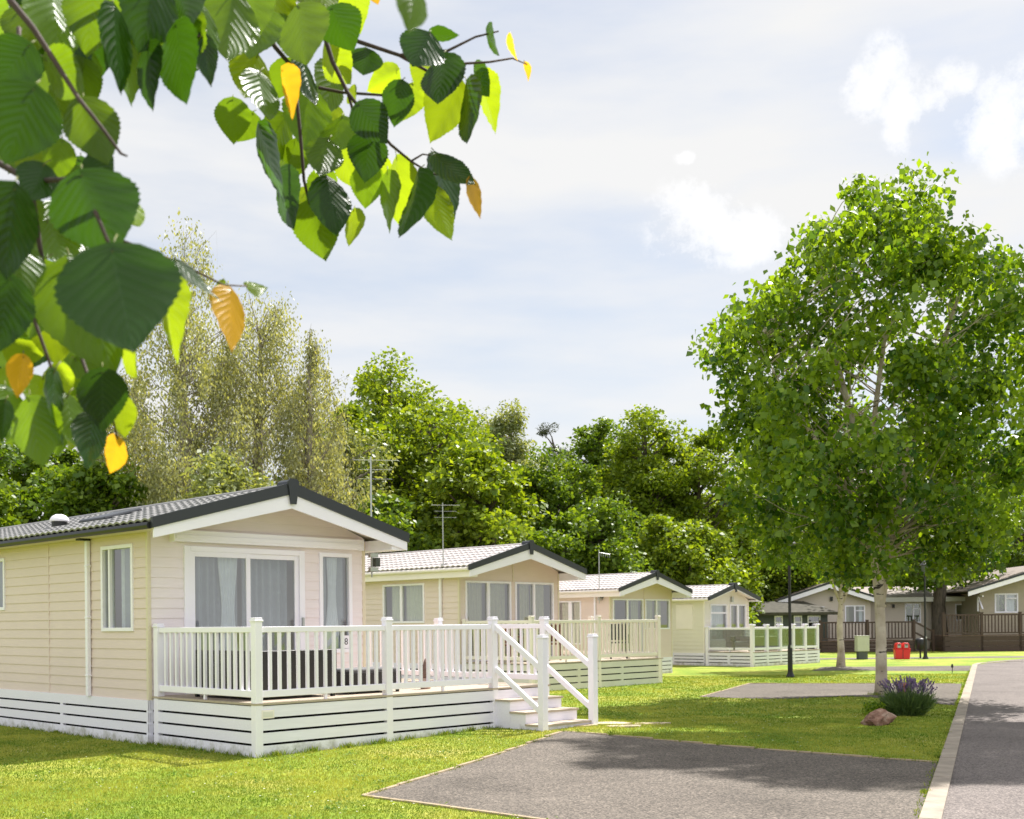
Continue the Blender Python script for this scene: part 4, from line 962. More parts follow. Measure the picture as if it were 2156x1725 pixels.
# woodland -------------------------------------------------------------
def wood(px, top, Y, wpx, kind, label, seed, zmin=1.0, nleaf=None, dens=1.0):
    X = (px-1078)/F*Y; zt = EYE+(1312-.0092*(px-1078)-top)*Y/F; r_ = wpx/F*Y/2
    args = dict(oak=(LM_OAK, BARK, .21, 130, 36000), green=(LM_OAK2, BARK, .20, 130, 36000), dark=(LM_DARK, BARK, .22, 60, 20000), pale=(LM_PALE, GBARK, .19, 100, 40000), silver=(LM_SILV, GBARK, .12, 170, 40000), pine=(LM_PINE, BARK, .2, 26, 7000), copper=(LM_COPPER, BARK, .2, 40, 9000))[kind]
    lm, bk, size, nc, nl = args; nl = int((nleaf or nl)*dens)
    kw = dict(csig=(r_*.20, r_*.20, r_*.15), hang=.2, limb_r=.09, inner=.3, twigs=1, exps=.55)
    h = zt
    if kind == 'silver':
        p = [(zmin, r_*.8), (h*.3, r_*1.0), (h*.6, r_*.95), (h*.8, r_*.72), (h*.92, r_*.42), (h, r_*.12)]
        kw.update(csig=(r_*.16, r_*.16, r_*.18), weep=1.5, twigs=4, limb_r=.03, wl=.5, hang=.5, exps=.75)
    elif kind == 'pale': 
        p = [(zmin, r_*.8), (h*.4, r_), (h*.7, r_*.9), (h*.9, r_*.55), (h, r_*.1)]; kw.update(weep=.6, wl=.6, twigs=2, csig=(r_*.2, r_*.2, r_*.22))
    elif kind == 'pine':
        p = [(h*.6, r_*.5), (h*.75, r_), (h*.92, r_*.7), (h, r_*.2)]; kw.update(csig=(r_*.3, r_*.3, r_*.14), wl=.3, hang=-.3)
    else: p = [(zmin, r_*.75), (h*.25, r_*1.0), (h*.55, r_*1.05), (h*.78, r_*.9), (h*.90, r_*.62), (h*.975, r_*.25)]
    cat = 'tree'
    nm = dict(oak='oak_tree', green='broadleaf_tree', dark='shade_tree', pale='willow_tree', silver='silver_birch', pine='pine_tree', copper='copper_beech')[kind]
    return tree(nm, (X, Y), label, cat, 'woodland trees behind the cabins', p, max(1.5, zmin), .22+.012*h, nc, nl, size, lm, bk, seed, **kw)
W_ = [
 (405, 480, 40, 330, 'silver', 'tallest wispy silver birch with thin bare looking branches, upper left', 1.5, 1.1),
 (550, 590, 43, 340, 'silver', 'wispy grey green birch just right of the tallest one', 1.0, 1.2),
 (665, 690, 41, 220, 'silver', 'thin birch next to the bright oak, right end of the wispy trees', 1.0, .8),
 (275, 760, 44, 230, 'silver', 'wispy birch left of the tallest birch, low behind the near leaves', 1.0, 1.2),
 (470, 960, 37, 300, 'pale', 'grey green willowy tree low behind the ridge of the nearest cabin', 1.0, .8),
 (60, 860, 46, 300, 'green', 'dark green tree at the far left edge above the cabin roof', 1.0, 1),
 (210, 950, 40, 260, 'green', 'bushy tree above the roof vent of the nearest cabin', 1.0, 1),
 (-60, 900, 40, 220, 'green', 'green tree cut by the left edge of the photo', 1.0, .6),
 (350, 990, 48, 300, 'dark', 'dark tree filling in below the tallest birch', .5, 1),
 (590, 980, 50, 300, 'dark', 'dark tree behind the thin birches', .5, 1),
 (815, 742, 54, 270, 'oak', 'tallest bright green oak, pointed crown right of the birches', 1.0, 1.1),
 (710, 835, 48, 240, 'oak', 'green tree behind the left shoulder of the tallest oak', 1.0, 1),
 (950, 860, 58, 230, 'oak', 'bright oak stepping down to the right of the tallest oak', 1.0, 1.1),
 (740, 900, 45, 240, 'pale', 'olive green tree in front of the left half of the tallest oak', 1.0, .9),
 (905, 830, 50, 280, 'oak', 'bright yellow green oak above the second cabin roof', 1.0, 1.2),
 (1000, 930, 45, 260, 'oak', 'lower bright yellow green oak sloping down to the second cabin', 1.0, 1.1),
 (820, 1040, 43, 220, 'green', 'mid green tree low behind the two aerials', 1.0, 1),
 (950, 815, 70, 60, 'silver', 'very thin bare topped birch peeking over the oaks', 6.0, .12),
 (1075, 828, 62, 230, 'pale', 'pale feathery willow between the bright oaks', 1.0, 2.0),
 (1165, 880, 78, 90, 'pine', 'small dark pine on the skyline', 4.0, 1),
 (1170, 925, 58, 220, 'green', 'rounded green oak right of the willow', 1.0, 1),
 (1270, 885, 66, 220, 'green', 'green oak with a ragged top, first of the middle clump', 1.0, 1),
 (1360, 870, 62, 230, 'oak', 'tallest oak of the middle clump above the third cabin', 1.0, 1.2),
 (1480, 895, 62, 220, 'oak', 'yellow green oak just left of the tall birch crown', 1.0, 1.2),
 (1260, 1060, 52, 240, 'green', 'lower green tree behind the roof of the third cabin', 1.0, 1),
 (1430, 1080, 54, 240, 'oak', 'lower oak behind the fourth cabin', 1.5, 1),
 (1580, 960, 68, 260, 'oak', 'oak half behind the left side of the birch crown', 1.0, 1.1),
 (1120, 1110, 50, 220, 'green', 'low green tree right behind the second cabin gable', 1.0, .9),
 (1585, 1090, 69, 240, 'green', 'low dense tree above the dark green cabin', 2.6, 1),
 (1700, 1050, 82, 260, 'green', 'tree behind the gable of the large lodge', 2.0, 1),
 (1870, 1020, 84, 280, 'green', 'tree behind the lodge roof, right of the birch trunk', 2.0, 1),
 (2010, 1060, 80, 260, 'dark', 'dark tree behind the gap between the two lodges', 1.0, 1.2),
 (2130, 990, 82, 240, 'dark', 'dark tree above the lodge at the right edge', 1.0, 1.2),
 (2045, 1215, 76, 70, 'copper', 'dark red copper beech between the two lodges', .5, 1),
]
for i, (px, top, Y, w, kind, lab, zm, dn) in enumerate(W_): wood(px, top, Y, w, kind, lab, 100+i, zm, None, dn)
# big oak trunk beside the far deck
tree('oak_tree', (23.93, 65.0), 'big oak with a thick dark trunk between the two brown deckings', 'tree', 'woodland trees behind the cabins', [(3.6, 3.0), (5, 4.3), (7.5, 4.6), (10, 3.6), (12, 1.2)], 3.5, .46, 70, 16000, .24, LM_OAK2, BARK, 77, csig=(.9, .9, .6), limb_r=.12)
# far dark wood mass closing the gaps between trunks
g = np.random.default_rng(5); n = 60000
XX = g.uniform(-45, 62, n); YY = g.uniform(86, 100, n); ZZ = g.uniform(0, 1, n)**.9*(7.0+2.0*np.sin(XX*.35)+1.2*np.sin(XX*1.1))
o = kites(np.stack([XX, YY, ZZ], 1), rnd_dirs(n, g), rnd_dirs(n, g), g.uniform(.4, .8, n), g.uniform(.3, .6, n), 'distant_wood', LM_DARK, None, g.random(n)); tag(o, 'dark band of woodland far behind the cabins', 'woodland', None, 'stuff')
n = 26000
XX = g.uniform(-32, -2, n); YY = g.uniform(50, 55, n); ZZ = g.uniform(0, 1, n)**.9*(4.2+1.0*np.sin(XX*.7)+.6*np.sin(XX*2.1))
o = kites(np.stack([XX, YY, ZZ], 1), rnd_dirs(n, g), rnd_dirs(n, g), g.uniform(.25, .5, n), g.uniform(.2, .4, n), 'undergrowth', LM_DARK, None, g.random(n)); tag(o, 'dark undergrowth below the birches behind the nearest cabin', 'undergrowth', None, 'stuff')

# lavender --------------------------------------------------------------
lav = empty('lavender_bush', (6.95, 20.7, 0), 0, 'bushy lavender with purple flower spikes at the foot of the tall birch', 'lavender')
lav.location = (6.98, 20.55, .0); lav.scale = (.86, .86, .86)
g = np.random.default_rng(3); n = 2600
a = g.uniform(0, 2*np.pi, n); rr = np.sqrt(g.random(n)); bx = np.cos(a)*rr*.30; by = np.sin(a)*rr*.26
D = np.stack([bx*1.5, by*1.5, np.full(n, .75)], 1)+g.normal(size=(n, 3))*.13
Ls = g.uniform(.28, .55, n)
LM_LAV = leafmat('lavender_leaves', (.05, .10, .035), (.14, .21, .07), .35); LM_LAVF = leafmat('lavender_flowers', (.10, .05, .17), (.36, .24, .46), .35, tint=(1, 1, 1))
P = np.stack([bx, by, np.zeros(n)], 1)
k = 3
Pk = np.concatenate([P+D*(Ls*f_)[:, None] for f_ in (0, .3, .55, .75)]); Dk = np.concatenate([D+g.normal(size=(n, 3))*.25 for _ in range(4)])
kites(Pk, Dk, rnd_dirs(4*n, g), np.tile(Ls, 4)*.35, np.full(4*n, .018), 'foliage', LM_LAV, lav, g.random(4*n))
m_ = 210; a = g.uniform(0, 2*np.pi, m_); rr = np.sqrt(g.random(m_)); base_ = np.stack([np.cos(a)*rr*.28, np.sin(a)*rr*.24, np.full(m_, .2)], 1)
Dd = np.stack([np.cos(a)*rr*.62, np.sin(a)*rr*.5, np.full(m_, .8)], 1)+g.normal(size=(m_, 3))*.07; Dd /= np.linalg.norm(Dd, axis=1)[:, None]; Lf = g.uniform(.38, .62, m_)
mb = MB()
for i in range(m_):
    p = Vector(base_[i]); q = p+Vector(Dd[i])*float(Lf[i]); mb.tube([p, q], [.0035, .0025], 4, cap=False)
mb.build('stems', mat('lavender_stem', (.10, .15, .06), .8, .2), lav)
tips = base_+Dd*Lf[:, None]; rep = 16
Pf_ = np.repeat(tips, rep, 0)-np.repeat(Dd, rep, 0)*g.uniform(0, .085, m_*rep)[:, None]
kites(Pf_, rnd_dirs(m_*rep, g)*.8+np.repeat(Dd, rep, 0), rnd_dirs(m_*rep, g), g.uniform(.02, .04, m_*rep), g.uniform(.015, .026, m_*rep), 'flower_spikes', LM_LAVF, lav, np.repeat(g.random(m_), rep))
hb = empty('small_shrub', (6.55, 21.0, .03), 0, 'low bright green seedling shrub at the left foot of the lavender', 'shrub')
hb.location = (6.42, 20.6, .0)
n = 500; a = g.uniform(0, 2*np.pi, n); rr = g.random(n)**.5*.2; P = np.stack([np.cos(a)*rr, np.sin(a)*rr, g.random(n)*.22], 1)
kites(P, rnd_dirs(n, g)+[0, 0, .3], rnd_dirs(n, g)+[0, 0, 1], g.uniform(.03, .07, n), g.uniform(.02, .05, n), 'foliage', LM_MAIN, hb, g.random(n))

# grass -------------------------------------------------------------------
def inpoly(x, y, poly):
    c = np.zeros(len(x), bool); j = len(poly)-1
    for i in range(len(poly)):
        xi, yi = poly[i]; xj, yj = poly[j]
        c ^= ((yi > y) != (yj > y)) & (x < (xj-xi)*(y-yi)/(yj-yi+1e-12)+xi); j = i
    return c
def locpoly(base, x0, x1, y0, y1, sc=1):
    a = R(46); return [(base[0]+sc*(x*math.cos(a)-y*math.sin(a)), base[1]+sc*(x*math.sin(a)+y*math.cos(a))) for x, y in ((x0, y0), (x1, y0), (x1, y1), (x0, y1))]
roadpoly = [kp(-16, -.03)]+[kp(35.4, -.03), (19.3, 45.9), (40, 47.8)]+[(40, 38), kp(32, 5.6), kp(-16, 5.6)]
EXC = [PADA, PADB, PADC, roadpoly, locpoly(P1, -.03, 3.95, -.03, 11), locpoly(P1, .03, 5.63, -2.65, 2.6), locpoly(P1, 4.36, 5.6, -3.65, -2.6), locpoly(P2_, 0, 5.35, -2.5, 10), locpoly(P3_, 0, 3.2, 0, 9), locpoly(P4_, 0, 4.9, -2.2, 9), locpoly((.98, 18.05), -.35, .3, -.2, .2)]
def Hn(x, y): return .10*np.exp(-((x-.9)**2+(y-18.3)**2)/10.)+.13*np.exp(-((x-7.3)**2+(y-24.0)**2)/1.6)+.10*np.exp(-((x-11.26)**2+(y-39.8)**2)/1.5)
def grass_field(y0, y1, dens, hmin, hmax, seed, wid):
    g = np.random.default_rng(seed); xm = y1*.46; n = int((y1-y0)*2*xm*dens)
    y = g.uniform(y0, y1, n); x = g.uniform(-xm, xm, n); k = np.abs(x) < y*.455+.3; x, y = x[k], y[k]
    keep = np.ones(len(x), bool)
    for p in EXC: keep &= ~inpoly(x, y, p)
    x, y = x[keep], y[keep]; n = len(x)
    patch = .5+.22*np.sin(x*1.3+np.sin(y*.9)*2)*np.sin(y*1.1+np.cos(x*.7)*2)+.18*np.sin(x*3.7+np.sin(y*2.3+x)*2.2)*np.sin(y*3.1+np.cos(x*2.9)*1.7)+.14*np.sin(x*9.1+np.cos(y*7)*2)*np.sin(y*8.3+np.sin(x*6)*2)
    P = np.stack([x, y, Hn(x, y)-.004], 1); D = np.stack([g.normal(0, .5, n), g.normal(0, .5, n), np.ones(n)], 1)
    L = g.uniform(hmin, hmax, n)*(.7+.5*patch)
    return P, D, g.normal(size=(n, 3))*[1, 1, .2], L, np.full(n, wid), np.clip(g.normal(.52, .2, n)+(patch-.5)*1.35, 0, 1)
LM_GR = leafmat('grass_blades', (.07, .16, .008), (.38, .39, .08), .35, rough=.6, spec=.2, tint=(1.3, 1.2, .4))
def tufts(a, b, n, hmin, hmax, seed, wid, spread=.03):
    g = np.random.default_rng(seed); t_ = g.random(n); t_ = t_+.02*np.sin(t_*60); x = a[0]+(b[0]-a[0])*t_+g.normal(0, spread, n); y = a[1]+(b[1]-a[1])*t_+g.normal(0, spread, n)
    k = (np.sin(x*9+y*7)+np.sin(x*23-y*17)+g.normal(0, .6, n)) > -.2; x, y = x[k], y[k]; n = len(x)
    return np.stack([x, y, Hn(x, y)-.004], 1), np.stack([g.normal(0, .45, n), g.normal(0, .45, n), np.ones(n)], 1), g.normal(size=(n, 3))*[1, 1, .2], g.uniform(hmin, hmax, n), np.full(n, wid), np.clip(g.normal(.35, .25, n), 0, 1)
dq = locpoly(P1, .02, 5.62, -2.69, 2.6); cq = locpoly(P1, -.05, 3.9, -.05, 11)
parts = [tufts(dq[0], dq[1], 2600, .03, .11, 31, .009), tufts(dq[0], cq[0], 1000, .03, .10, 32, .009), tufts(cq[0], cq[3], 2500, .03, .09, 33, .010), tufts(PADA[0], PADA[1], 1800, .02, .055, 34, .007, .02), tufts(PADA[1], PADA[2], 1500, .02, .055, 35, .008, .02), tufts(kp(0, -.03), kp(30, -.03), 4000, .02, .06, 36, .009, .02), tufts(bp, (bp[0]+.05, bp[1]-.1), 500, .04, .12, 37, .01, .16)]+[grass_field(8.5, 13, 3000, .018, .04, 1, .006), grass_field(13, 20, 1500, .02, .042, 2, .009), grass_field(20, 36, 420, .022, .045, 3, .018)]
def weeds(nc, seed):
    g = np.random.default_rng(seed); y = 9+g.random(nc)**1.5*26; x = (g.random(nc)*2-1)*y*.45; keep = np.ones(nc, bool)
    for p in EXC: keep &= ~inpoly(x, y, p)
    x, y = x[keep], y[keep]; n = len(x); k = 16; sz = np.repeat(g.uniform(.03, .10, n), k)
    X = np.repeat(x, k)+g.normal(0, 1, n*k)*sz; Y = np.repeat(y, k)+g.normal(0, 1, n*k)*sz; a = g.uniform(0, 6.283, n*k)
    return np.stack([X, Y, Hn(X, Y)+g.uniform(.004, .03, n*k)], 1), np.stack([np.cos(a), np.sin(a), g.uniform(.1, .9, n*k)], 1), np.tile([[0, 0, 1.]], (n*k, 1))+g.normal(0, .2, (n*k, 3)), g.uniform(.02, .05, n*k), g.uniform(.012, .024, n*k), np.repeat(g.uniform(0, .35, n), k)
parts.append(weeds(900, 51))
cat_ = [np.concatenate([p[i] for p in parts]) for i in range(6)]
o = kites(*cat_[:5], 'grass', LM_GR, None, cat_[5], fold=0); tag(o, 'short mown grass blades covering the lawn', 'grass', None, 'stuff')
g = np.random.default_rng(8); n = 1500; y = 9+g.random(n)**1.4*32; x = (g.random(n)*2-1)*y*.45
keep = np.ones(n, bool)
for p in EXC: keep &= ~inpoly(x, y, p)
cl = np.sin(x*2.1+y)*np.sin(y*1.7-x) > -.1; keep &= cl
x, y = x[keep], y[keep]; n = len(x)
DAISY = leafmat('daisy_petals', (.7, .7, .66), (.85, .85, .8), .2, tint=(1, 1, 1))
rep = 3
P = np.repeat(np.stack([x, y, Hn(x, y)+g.uniform(.03, .055, n)], 1), rep, 0); th_ = np.tile([0, 2.1, 4.2], n)
Dd = np.stack([np.cos(th_), np.sin(th_), np.full(len(th_), .05)], 1); sz = np.repeat(g.uniform(.010, .019, n), rep)
o = kites(P-Dd*sz[:, None]*.5, Dd, np.tile([[0, 0, 1.]], (len(P), 1)), sz*1.4, sz*1.3, 'daisies', DAISY, None, g.random(len(P)), fold=0); tag(o, 'white daisies scattered over the lawn', 'daisies', None, 'stuff')

# ------------------------------------------------------------------ foreground lime branches
def leafblade_mat(name, base, transl, tcol, rough=.32, veinc=.75, spec=.55):
    m = bpy.data.materials.new(name); m.use_nodes = True; t = m.node_tree; b = t.nodes['Principled BSDF']
    uv = N(t, 'ShaderNodeUVMap'); uv.uv_map = 'uv'
    sx = N(t, 'ShaderNodeSeparateXYZ'); t.links.new(uv.outputs[0], sx.inputs[0])
    ax = M(t, 'ABSOLUTE', M(t, 'SUBTRACT', sx.outputs[0], .5))
    ph = M(t, 'SUBTRACT', M(t, 'MULTIPLY', sx.outputs[1], 9.0), M(t, 'MULTIPLY', ax, 6.5))
    fr = M(t, 'FRACT', ph); w = M(t, 'ABSOLUTE', M(t, 'SUBTRACT', fr, .5))     # 0 at vein
    vein = ramp(t, w, [(0, 1.0), (.07, 0.0)]); mid = ramp(t, ax, [(0, 1.0), (.018, 0.0)])
    v = M(t, 'MAXIMUM', vein, mid)
    at = N(t, 'ShaderNodeAttribute', attribute_name='shade')
    c = ramp(t, at.outputs['Fac'], [(0, tuple(x*.7 for x in base)), (1, tuple(min(1, x*1.35) for x in base))])
    c2 = mixc(t, M(t, 'MULTIPLY', v, .7), c, tuple(min(1, x*1.9+.02) for x in base))
    co = N(t, 'ShaderNodeTexCoord'); nz = N(t, 'ShaderNodeTexNoise', i_Scale=40.0, i_Detail=4.0); t.links.new(co.outputs['Object'], nz.inputs['Vector'])
    c3 = mixc(t, 1.0, c2, ramp(t, nz.outputs[0], [(.3, .82), (.7, 1.12)]), 'MULTIPLY')
    t.links.new(c3, b.inputs['Base Color']); b.inputs['Roughness'].default_value = rough; b.inputs['Specular IOR Level'].default_value = spec
    hgt = M(t, 'MULTIPLY', M(t, 'POWER', M(t, 'MULTIPLY', w, 2.0), .7), 1.0)
    bpn = N(t, 'ShaderNodeBump', i_Strength=.42, i_Distance=.002); t.links.new(hgt, bpn.inputs['Height']); t.links.new(bpn.outputs[0], b.inputs['Normal'])
    tr = N(t, 'ShaderNodeBsdfTranslucent'); tc_ = mixc(t, 1.0, mixc(t, M(t, 'MULTIPLY', v, .35), tcol, tuple(x*.6 for x in tcol)), ramp(t, at.outputs['Fac'], [(0, .75), (1, 1.15)]), 'MULTIPLY')
    t.links.new(tc_, tr.inputs[0])
    mx = N(t, 'ShaderNodeMixShader'); mx.inputs[0].default_value = transl
    t.links.new(b.outputs[0], mx.inputs[1]); t.links.new(tr.outputs[0], mx.inputs[2]); t.links.new(mx.outputs[0], t.nodes['Material Output'].inputs[0])
    return m
LF = [leafblade_mat('lime_leaf_shaded', (.004, .020, .002), .27, (.10, .25, .008), rough=.30, spec=.28), leafblade_mat('lime_leaf_green', (.022, .055, .005), .43, (.30, .48, .010), spec=.35),  # first one is a darker copy of the green, painting leaves in shade
      leafblade_mat('lime_leaf_lit_yellow', (.06, .11, .008), .54, (.46, .60, .012), spec=.3), leafblade_mat('lime_leaf_turning', (.40, .20, .02), .6, (1.0, .55, .02), spec=.3)]  # bright copy paints backlit leaves and also serves yellowish ones
def P3d(px, py, d): 
    v = Vector(((px-1078)/F, 1, (1312-py)/F)); return Vector((v.x*cr+v.z*sr, 1, -v.x*sr+v.z*cr))*d+Vector((0, 0, EYE))
lv_v, lv_f, lv_m, lv_uv, lv_s = [], [], [], [], []
lrs = random.Random(42)
NL, NW = 28, 8
def half_width(t_):
    # heart-shaped lime leaf, pointed tip
    w = math.sin(math.pi*min(1, t_*1.02)**.62)**.85 if t_ < .98 else 0
    return max(0, w)*.5
def leaf(bx, by, tx, ty, wpx, m, d, flip=0, bend=None):
    b0 = P3d(bx, by, d); dd = d+lrs.uniform(-.03, .03); t0 = P3d(tx, ty, dd)
    ax = t0-b0; L = ax.length; ax.normalize()
    view = (b0-Vector((0, 0, EYE))).normalized()
    side = ax.cross(view).normalized(); nrm = side.cross(ax).normalized()
    Wd = wpx/F*d; nat = L*.86; ratio = min(1, Wd/nat); tilt = math.acos(ratio)*.92*lrs.choice((-1, 1))
    if Wd > nat: nat = Wd
    rot = Matrix.Rotation(tilt, 3, ax); side = rot @ side; nrm = rot @ nrm
    fold = lrs.uniform(.05, .42); curl = (lrs.uniform(-.24, .16) if bend is None else bend); base = len(lv_v)
    tw = lrs.uniform(-.5, .5); sh = lrs.random()
    for i in range(NL+1):
        t_ = i/NL; hw = half_width(t_)*nat
        back = .10*L*(1-min(1, t_*6))     # lobes reach behind the stalk
        c = b0+ax*(L*t_)+nrm*(curl*L*(t_*t_)*1.0)
        for j in range(NW+1):
            s_ = (j/NW-.5)*2; a_ = abs(s_)
            r2 = Matrix.Rotation(tw*t_, 3, ax); sv = r2 @ side; nv = r2 @ nrm
            wv = .008*L*math.sin(t_*28-a_*6)*a_
            ed = (1+.028*(1 if (i+j) % 2 else -1)) if j in (0, NW) else 1
            p = c+sv*(hw*s_*ed)-ax*(back*a_**1.5)+nv*(fold*hw*a_**1.3-.25*hw*a_**3*.6+wv)
            lv_v.append(p); lv_uv.append((j/NW, t_))
    for i in range(NL):
        for j in range(NW):
            a = base+i*(NW+1)+j; lv_f.append((a, a+1, a+NW+2, a+NW+1)); lv_m.append(m); lv_s.append(sh)
    return b0, L, -ax
pet = MB()
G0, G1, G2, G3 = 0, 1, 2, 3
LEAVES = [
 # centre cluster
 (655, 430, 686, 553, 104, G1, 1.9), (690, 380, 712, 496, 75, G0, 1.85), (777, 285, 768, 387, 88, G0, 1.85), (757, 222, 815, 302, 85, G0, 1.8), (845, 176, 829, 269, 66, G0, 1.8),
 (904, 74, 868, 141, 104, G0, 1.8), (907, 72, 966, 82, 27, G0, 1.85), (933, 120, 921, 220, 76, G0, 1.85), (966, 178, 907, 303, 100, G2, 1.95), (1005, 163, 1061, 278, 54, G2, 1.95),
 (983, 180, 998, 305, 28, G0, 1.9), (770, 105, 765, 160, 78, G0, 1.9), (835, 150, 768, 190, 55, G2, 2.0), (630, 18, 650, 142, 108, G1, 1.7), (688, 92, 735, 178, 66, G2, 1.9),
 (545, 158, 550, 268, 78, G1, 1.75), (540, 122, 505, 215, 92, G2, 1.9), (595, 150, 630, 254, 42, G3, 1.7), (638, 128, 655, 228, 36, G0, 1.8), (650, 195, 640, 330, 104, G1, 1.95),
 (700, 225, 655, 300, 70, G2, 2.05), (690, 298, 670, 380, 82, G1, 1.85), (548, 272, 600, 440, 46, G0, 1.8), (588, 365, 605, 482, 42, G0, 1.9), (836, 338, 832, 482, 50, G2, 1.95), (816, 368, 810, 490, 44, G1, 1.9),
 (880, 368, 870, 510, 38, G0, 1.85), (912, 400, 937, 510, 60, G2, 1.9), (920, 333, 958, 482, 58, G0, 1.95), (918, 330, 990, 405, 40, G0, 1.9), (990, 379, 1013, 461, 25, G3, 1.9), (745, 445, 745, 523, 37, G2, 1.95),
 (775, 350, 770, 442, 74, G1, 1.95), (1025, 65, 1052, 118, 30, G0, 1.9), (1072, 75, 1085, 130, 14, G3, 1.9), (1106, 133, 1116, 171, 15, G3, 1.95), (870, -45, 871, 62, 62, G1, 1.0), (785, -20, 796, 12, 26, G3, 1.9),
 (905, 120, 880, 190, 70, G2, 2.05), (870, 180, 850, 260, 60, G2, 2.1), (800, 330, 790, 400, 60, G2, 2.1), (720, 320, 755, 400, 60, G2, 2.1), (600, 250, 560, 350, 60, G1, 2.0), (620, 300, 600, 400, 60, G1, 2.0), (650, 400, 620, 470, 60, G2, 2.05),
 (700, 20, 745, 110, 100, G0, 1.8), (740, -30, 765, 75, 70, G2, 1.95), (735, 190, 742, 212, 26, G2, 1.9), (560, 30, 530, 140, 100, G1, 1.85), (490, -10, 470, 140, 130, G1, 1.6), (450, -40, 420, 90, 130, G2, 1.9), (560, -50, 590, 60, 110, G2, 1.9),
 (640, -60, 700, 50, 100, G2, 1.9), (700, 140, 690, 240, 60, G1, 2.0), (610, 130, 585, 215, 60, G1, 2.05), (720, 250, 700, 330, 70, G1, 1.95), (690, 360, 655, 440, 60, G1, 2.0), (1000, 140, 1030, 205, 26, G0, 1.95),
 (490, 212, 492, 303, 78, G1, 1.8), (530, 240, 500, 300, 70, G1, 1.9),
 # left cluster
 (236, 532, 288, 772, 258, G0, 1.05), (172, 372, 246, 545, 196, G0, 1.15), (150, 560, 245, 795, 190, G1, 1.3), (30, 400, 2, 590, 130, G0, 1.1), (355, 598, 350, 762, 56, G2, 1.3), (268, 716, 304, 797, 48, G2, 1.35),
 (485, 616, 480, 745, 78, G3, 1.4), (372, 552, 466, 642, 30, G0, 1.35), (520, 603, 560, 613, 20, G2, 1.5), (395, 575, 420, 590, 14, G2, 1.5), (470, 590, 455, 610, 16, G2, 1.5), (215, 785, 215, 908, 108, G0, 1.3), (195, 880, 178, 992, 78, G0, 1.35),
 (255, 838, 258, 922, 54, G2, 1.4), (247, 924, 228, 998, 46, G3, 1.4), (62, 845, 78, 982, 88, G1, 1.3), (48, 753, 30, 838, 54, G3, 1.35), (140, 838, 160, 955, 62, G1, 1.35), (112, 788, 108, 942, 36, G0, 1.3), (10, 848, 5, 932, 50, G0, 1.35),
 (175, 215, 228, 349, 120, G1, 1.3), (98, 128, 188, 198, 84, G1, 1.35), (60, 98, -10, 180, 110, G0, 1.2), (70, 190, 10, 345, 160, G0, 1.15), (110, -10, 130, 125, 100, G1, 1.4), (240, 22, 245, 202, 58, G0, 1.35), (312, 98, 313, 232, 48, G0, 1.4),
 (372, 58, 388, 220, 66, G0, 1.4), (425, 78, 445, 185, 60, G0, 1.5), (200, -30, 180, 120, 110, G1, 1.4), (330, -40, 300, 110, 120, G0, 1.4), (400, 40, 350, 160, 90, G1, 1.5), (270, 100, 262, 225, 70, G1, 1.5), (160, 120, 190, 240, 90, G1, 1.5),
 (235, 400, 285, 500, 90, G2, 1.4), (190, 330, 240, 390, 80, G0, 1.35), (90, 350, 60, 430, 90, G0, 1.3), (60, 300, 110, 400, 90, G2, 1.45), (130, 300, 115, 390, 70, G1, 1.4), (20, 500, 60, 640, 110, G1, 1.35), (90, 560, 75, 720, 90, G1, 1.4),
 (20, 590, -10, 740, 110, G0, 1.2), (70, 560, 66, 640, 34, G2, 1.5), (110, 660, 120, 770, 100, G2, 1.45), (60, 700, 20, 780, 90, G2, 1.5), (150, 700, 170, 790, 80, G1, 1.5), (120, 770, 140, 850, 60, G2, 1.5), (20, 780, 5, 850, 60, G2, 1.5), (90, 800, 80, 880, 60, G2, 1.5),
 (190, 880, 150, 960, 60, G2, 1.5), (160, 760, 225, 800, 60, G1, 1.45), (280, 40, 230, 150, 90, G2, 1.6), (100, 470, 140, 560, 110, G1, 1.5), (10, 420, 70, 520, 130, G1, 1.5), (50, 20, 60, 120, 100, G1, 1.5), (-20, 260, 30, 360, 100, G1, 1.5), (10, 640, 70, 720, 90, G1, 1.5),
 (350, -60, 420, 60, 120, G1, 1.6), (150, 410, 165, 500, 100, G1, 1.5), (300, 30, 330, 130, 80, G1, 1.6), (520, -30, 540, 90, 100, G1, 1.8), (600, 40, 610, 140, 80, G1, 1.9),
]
for _ in range(85):
    if lrs.random() < .5: x_, y_ = lrs.uniform(-40, 430), lrs.uniform(-70, 70)
    else: x_, y_ = lrs.uniform(-50, 170), lrs.uniform(60, 860)
    ln = lrs.uniform(90, 140); an = lrs.gauss(90, 22)
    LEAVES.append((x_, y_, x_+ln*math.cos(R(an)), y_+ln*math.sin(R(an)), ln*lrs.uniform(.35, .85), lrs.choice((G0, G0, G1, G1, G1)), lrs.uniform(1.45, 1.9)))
for q in LEAVES: 
    b0, L, back = leaf(*q)
    e = b0+back*L*.10+Vector((lrs.uniform(-.3, .3)*L*.3, L*.14, L*.10)); pet.tube([b0, b0.lerp(e, .5)+Vector((0, 0, L*.03)), e], [.0009, .0008, .0009], 5)
limetree = empty('lime_tree', (-2.15, 2.3, 0), 0, 'lime tree whose leafy branches hang into the upper left, close to the camera', 'tree')
me = bpy.data.meshes.new('leaves'); me.from_pydata([tuple(v-Vector((-2.15, 2.3, 0))) for v in lv_v], [], lv_f)
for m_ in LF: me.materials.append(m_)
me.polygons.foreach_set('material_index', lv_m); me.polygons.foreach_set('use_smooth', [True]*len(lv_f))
uvl = me.uv_layers.new(name='uv'); vi = np.empty(len(me.loops), np.int32); me.loops.foreach_get('vertex_index', vi)
uvl.data.foreach_set('uv', np.array(lv_uv, np.float32)[vi].reshape(-1))
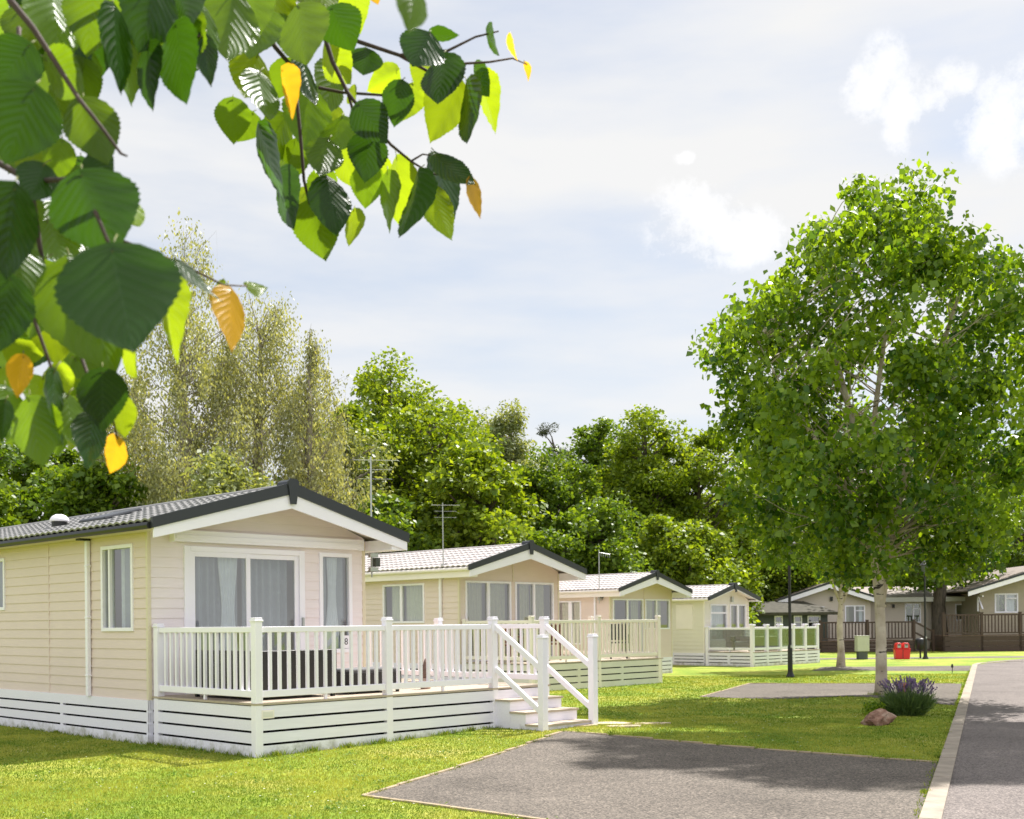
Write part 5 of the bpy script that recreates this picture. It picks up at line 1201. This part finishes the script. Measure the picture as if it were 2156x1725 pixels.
at = me.attributes.new('shade', 'FLOAT', 'FACE'); at.data.foreach_set('value', np.array(lv_s, np.float32)); me.update()
o = bpy.data.objects.new('leaves', me); col.objects.link(o); o.parent = limetree
def tw(pts, r0, r1, n=6):
    v = [P3d(*p)-Vector((-2.15, 2.3, 0)) for p in pts]; k = len(v)
    return v, [r0+(r1-r0)*i/(k-1) for i in range(k)]
tm_ = MB()
for pts, r0, r1 in [
  ([(480, -120, 2.0), (583, 10, 1.95), (630, 35, 1.9), (680, 65, 1.85), (700, 130, 1.85), (732, 195, 1.85), (758, 229, 1.82)], .006, .0025),
  ([(500, -110, 2.0), (547, 49, 1.95), (580, 100, 1.9), (618, 145, 1.9), (632, 280, 1.9), (640, 380, 1.9), (652, 430, 1.9)], .005, .002),
  ([(640, -90, 1.95), (700, 60, 1.95), (755, 88, 1.92), (842, 117, 1.88), (943, 107, 1.88), (1001, 78, 1.9), (1050, 66, 1.9)], .005, .0013),
  ([(842, 117, 1.88), (900, 150, 1.9), (962, 135, 1.9), (1030, 131, 1.92), (1079, 123, 1.92), (1110, 136, 1.95)], .003, .001),
  ([(672, 185, 1.95), (720, 195, 1.93), (842, 203, 1.9), (860, 180, 1.9)], .003, .0014),
  ([(758, 229, 1.82), (823, 305, 1.88), (865, 340, 1.9), (907, 365, 1.92), (985, 380, 1.92)], .0028, .0011),
  ([(865, 340, 1.9), (890, 325, 1.9), (925, 330, 1.92)], .0018, .001),
  ([(732, 195, 1.85), (760, 290, 1.88), (775, 350, 1.95)], .0026, .0012), ([(0, -60, 1.35), (21, 0, 1.35), (70, 60, 1.33), (114, 127, 1.33), (165, 207, 1.3), (215, 270, 1.27), (255, 324, 1.27), (268, 329, 1.27)], .0045, .0011),
  ([(-120, 300, 1.4), (0, 345, 1.38), (64, 382, 1.35), (172, 376, 1.2), (236, 530, 1.1)], .005, .0018),
  ([(64, 382, 1.35), (90, 560, 1.4), (150, 690, 1.4), (185, 790, 1.35), (215, 785, 1.32), (247, 924, 1.4)], .0035, .0012),
  ([(-60, 500, 1.35), (60, 640, 1.38), (110, 780, 1.34), (140, 838, 1.36)], .0035, .0012),
  ([(236, 500, 1.2), (330, 535, 1.35), (372, 552, 1.36), (470, 600, 1.42), (520, 603, 1.5)], .0022, .0009), ([(40, 60, 1.34), (36, 140, 1.3)], .003, .002),
  ([(150, -80, 1.5), (240, 22, 1.4), (250, 110, 1.45), (262, 130, 1.5)], .004, .0015), ([(300, -100, 1.6), (372, 58, 1.45), (425, 78, 1.5)], .004, .0015)]:
    v, rr = tw(pts, r0, r1); tm_.tube(v, rr, 6)
tm_.build('twigs', TWIG, limetree, smooth=True)
pm = MB(); pm.v = [(v[0]+2.15, v[1]-2.3, v[2]) for v in pet.v]; pm.f = pet.f; tag(pm.build('leaf_stalks', mat('leaf_stalk', (.12, .13, .03), .6, .3), limetree, smooth=True), kind='stuff')
tk = MB(); tk.tube([(0, 0, -.1), (.02, 0, .6), (-.02, .05, 1.6), (.03, 0, 2.6), (.0, .1, 4.0)], [.19, .16, .15, .14, .11], 14)
def W2(px, py, d): return P3d(px, py, d)-Vector((-2.15, 2.3, 0))
tk.tube([(0, 0, 2.4), (.5, -.1, 3.0), (1.0, -.2, 3.2), W2(480, -120, 2.0), W2(640, -90, 1.95)], [.06, .045, .03, .012, .006], 8)
tk.tube([(0, 0, 2.2), (.3, -.5, 2.6), W2(150, -80, 1.5), W2(300, -100, 1.6)], [.05, .03, .01, .006], 8)
tk.tube([(0, 0, 2.2), (.35, -.6, 2.5), W2(0, -60, 1.35)], [.04, .025, .006], 8)
tk.tube([(0, 0, 1.9), (.5, -.5, 2.25), W2(-120, 300, 1.4)], [.04, .02, .006], 8); tk.tube([(0, 0, 1.8), (.5, -.5, 2.05), W2(-60, 500, 1.35)], [.03, .02, .005], 8)
tk.build('trunk', BARK, limetree, smooth=True)
print('objects', len(bpy.data.objects))
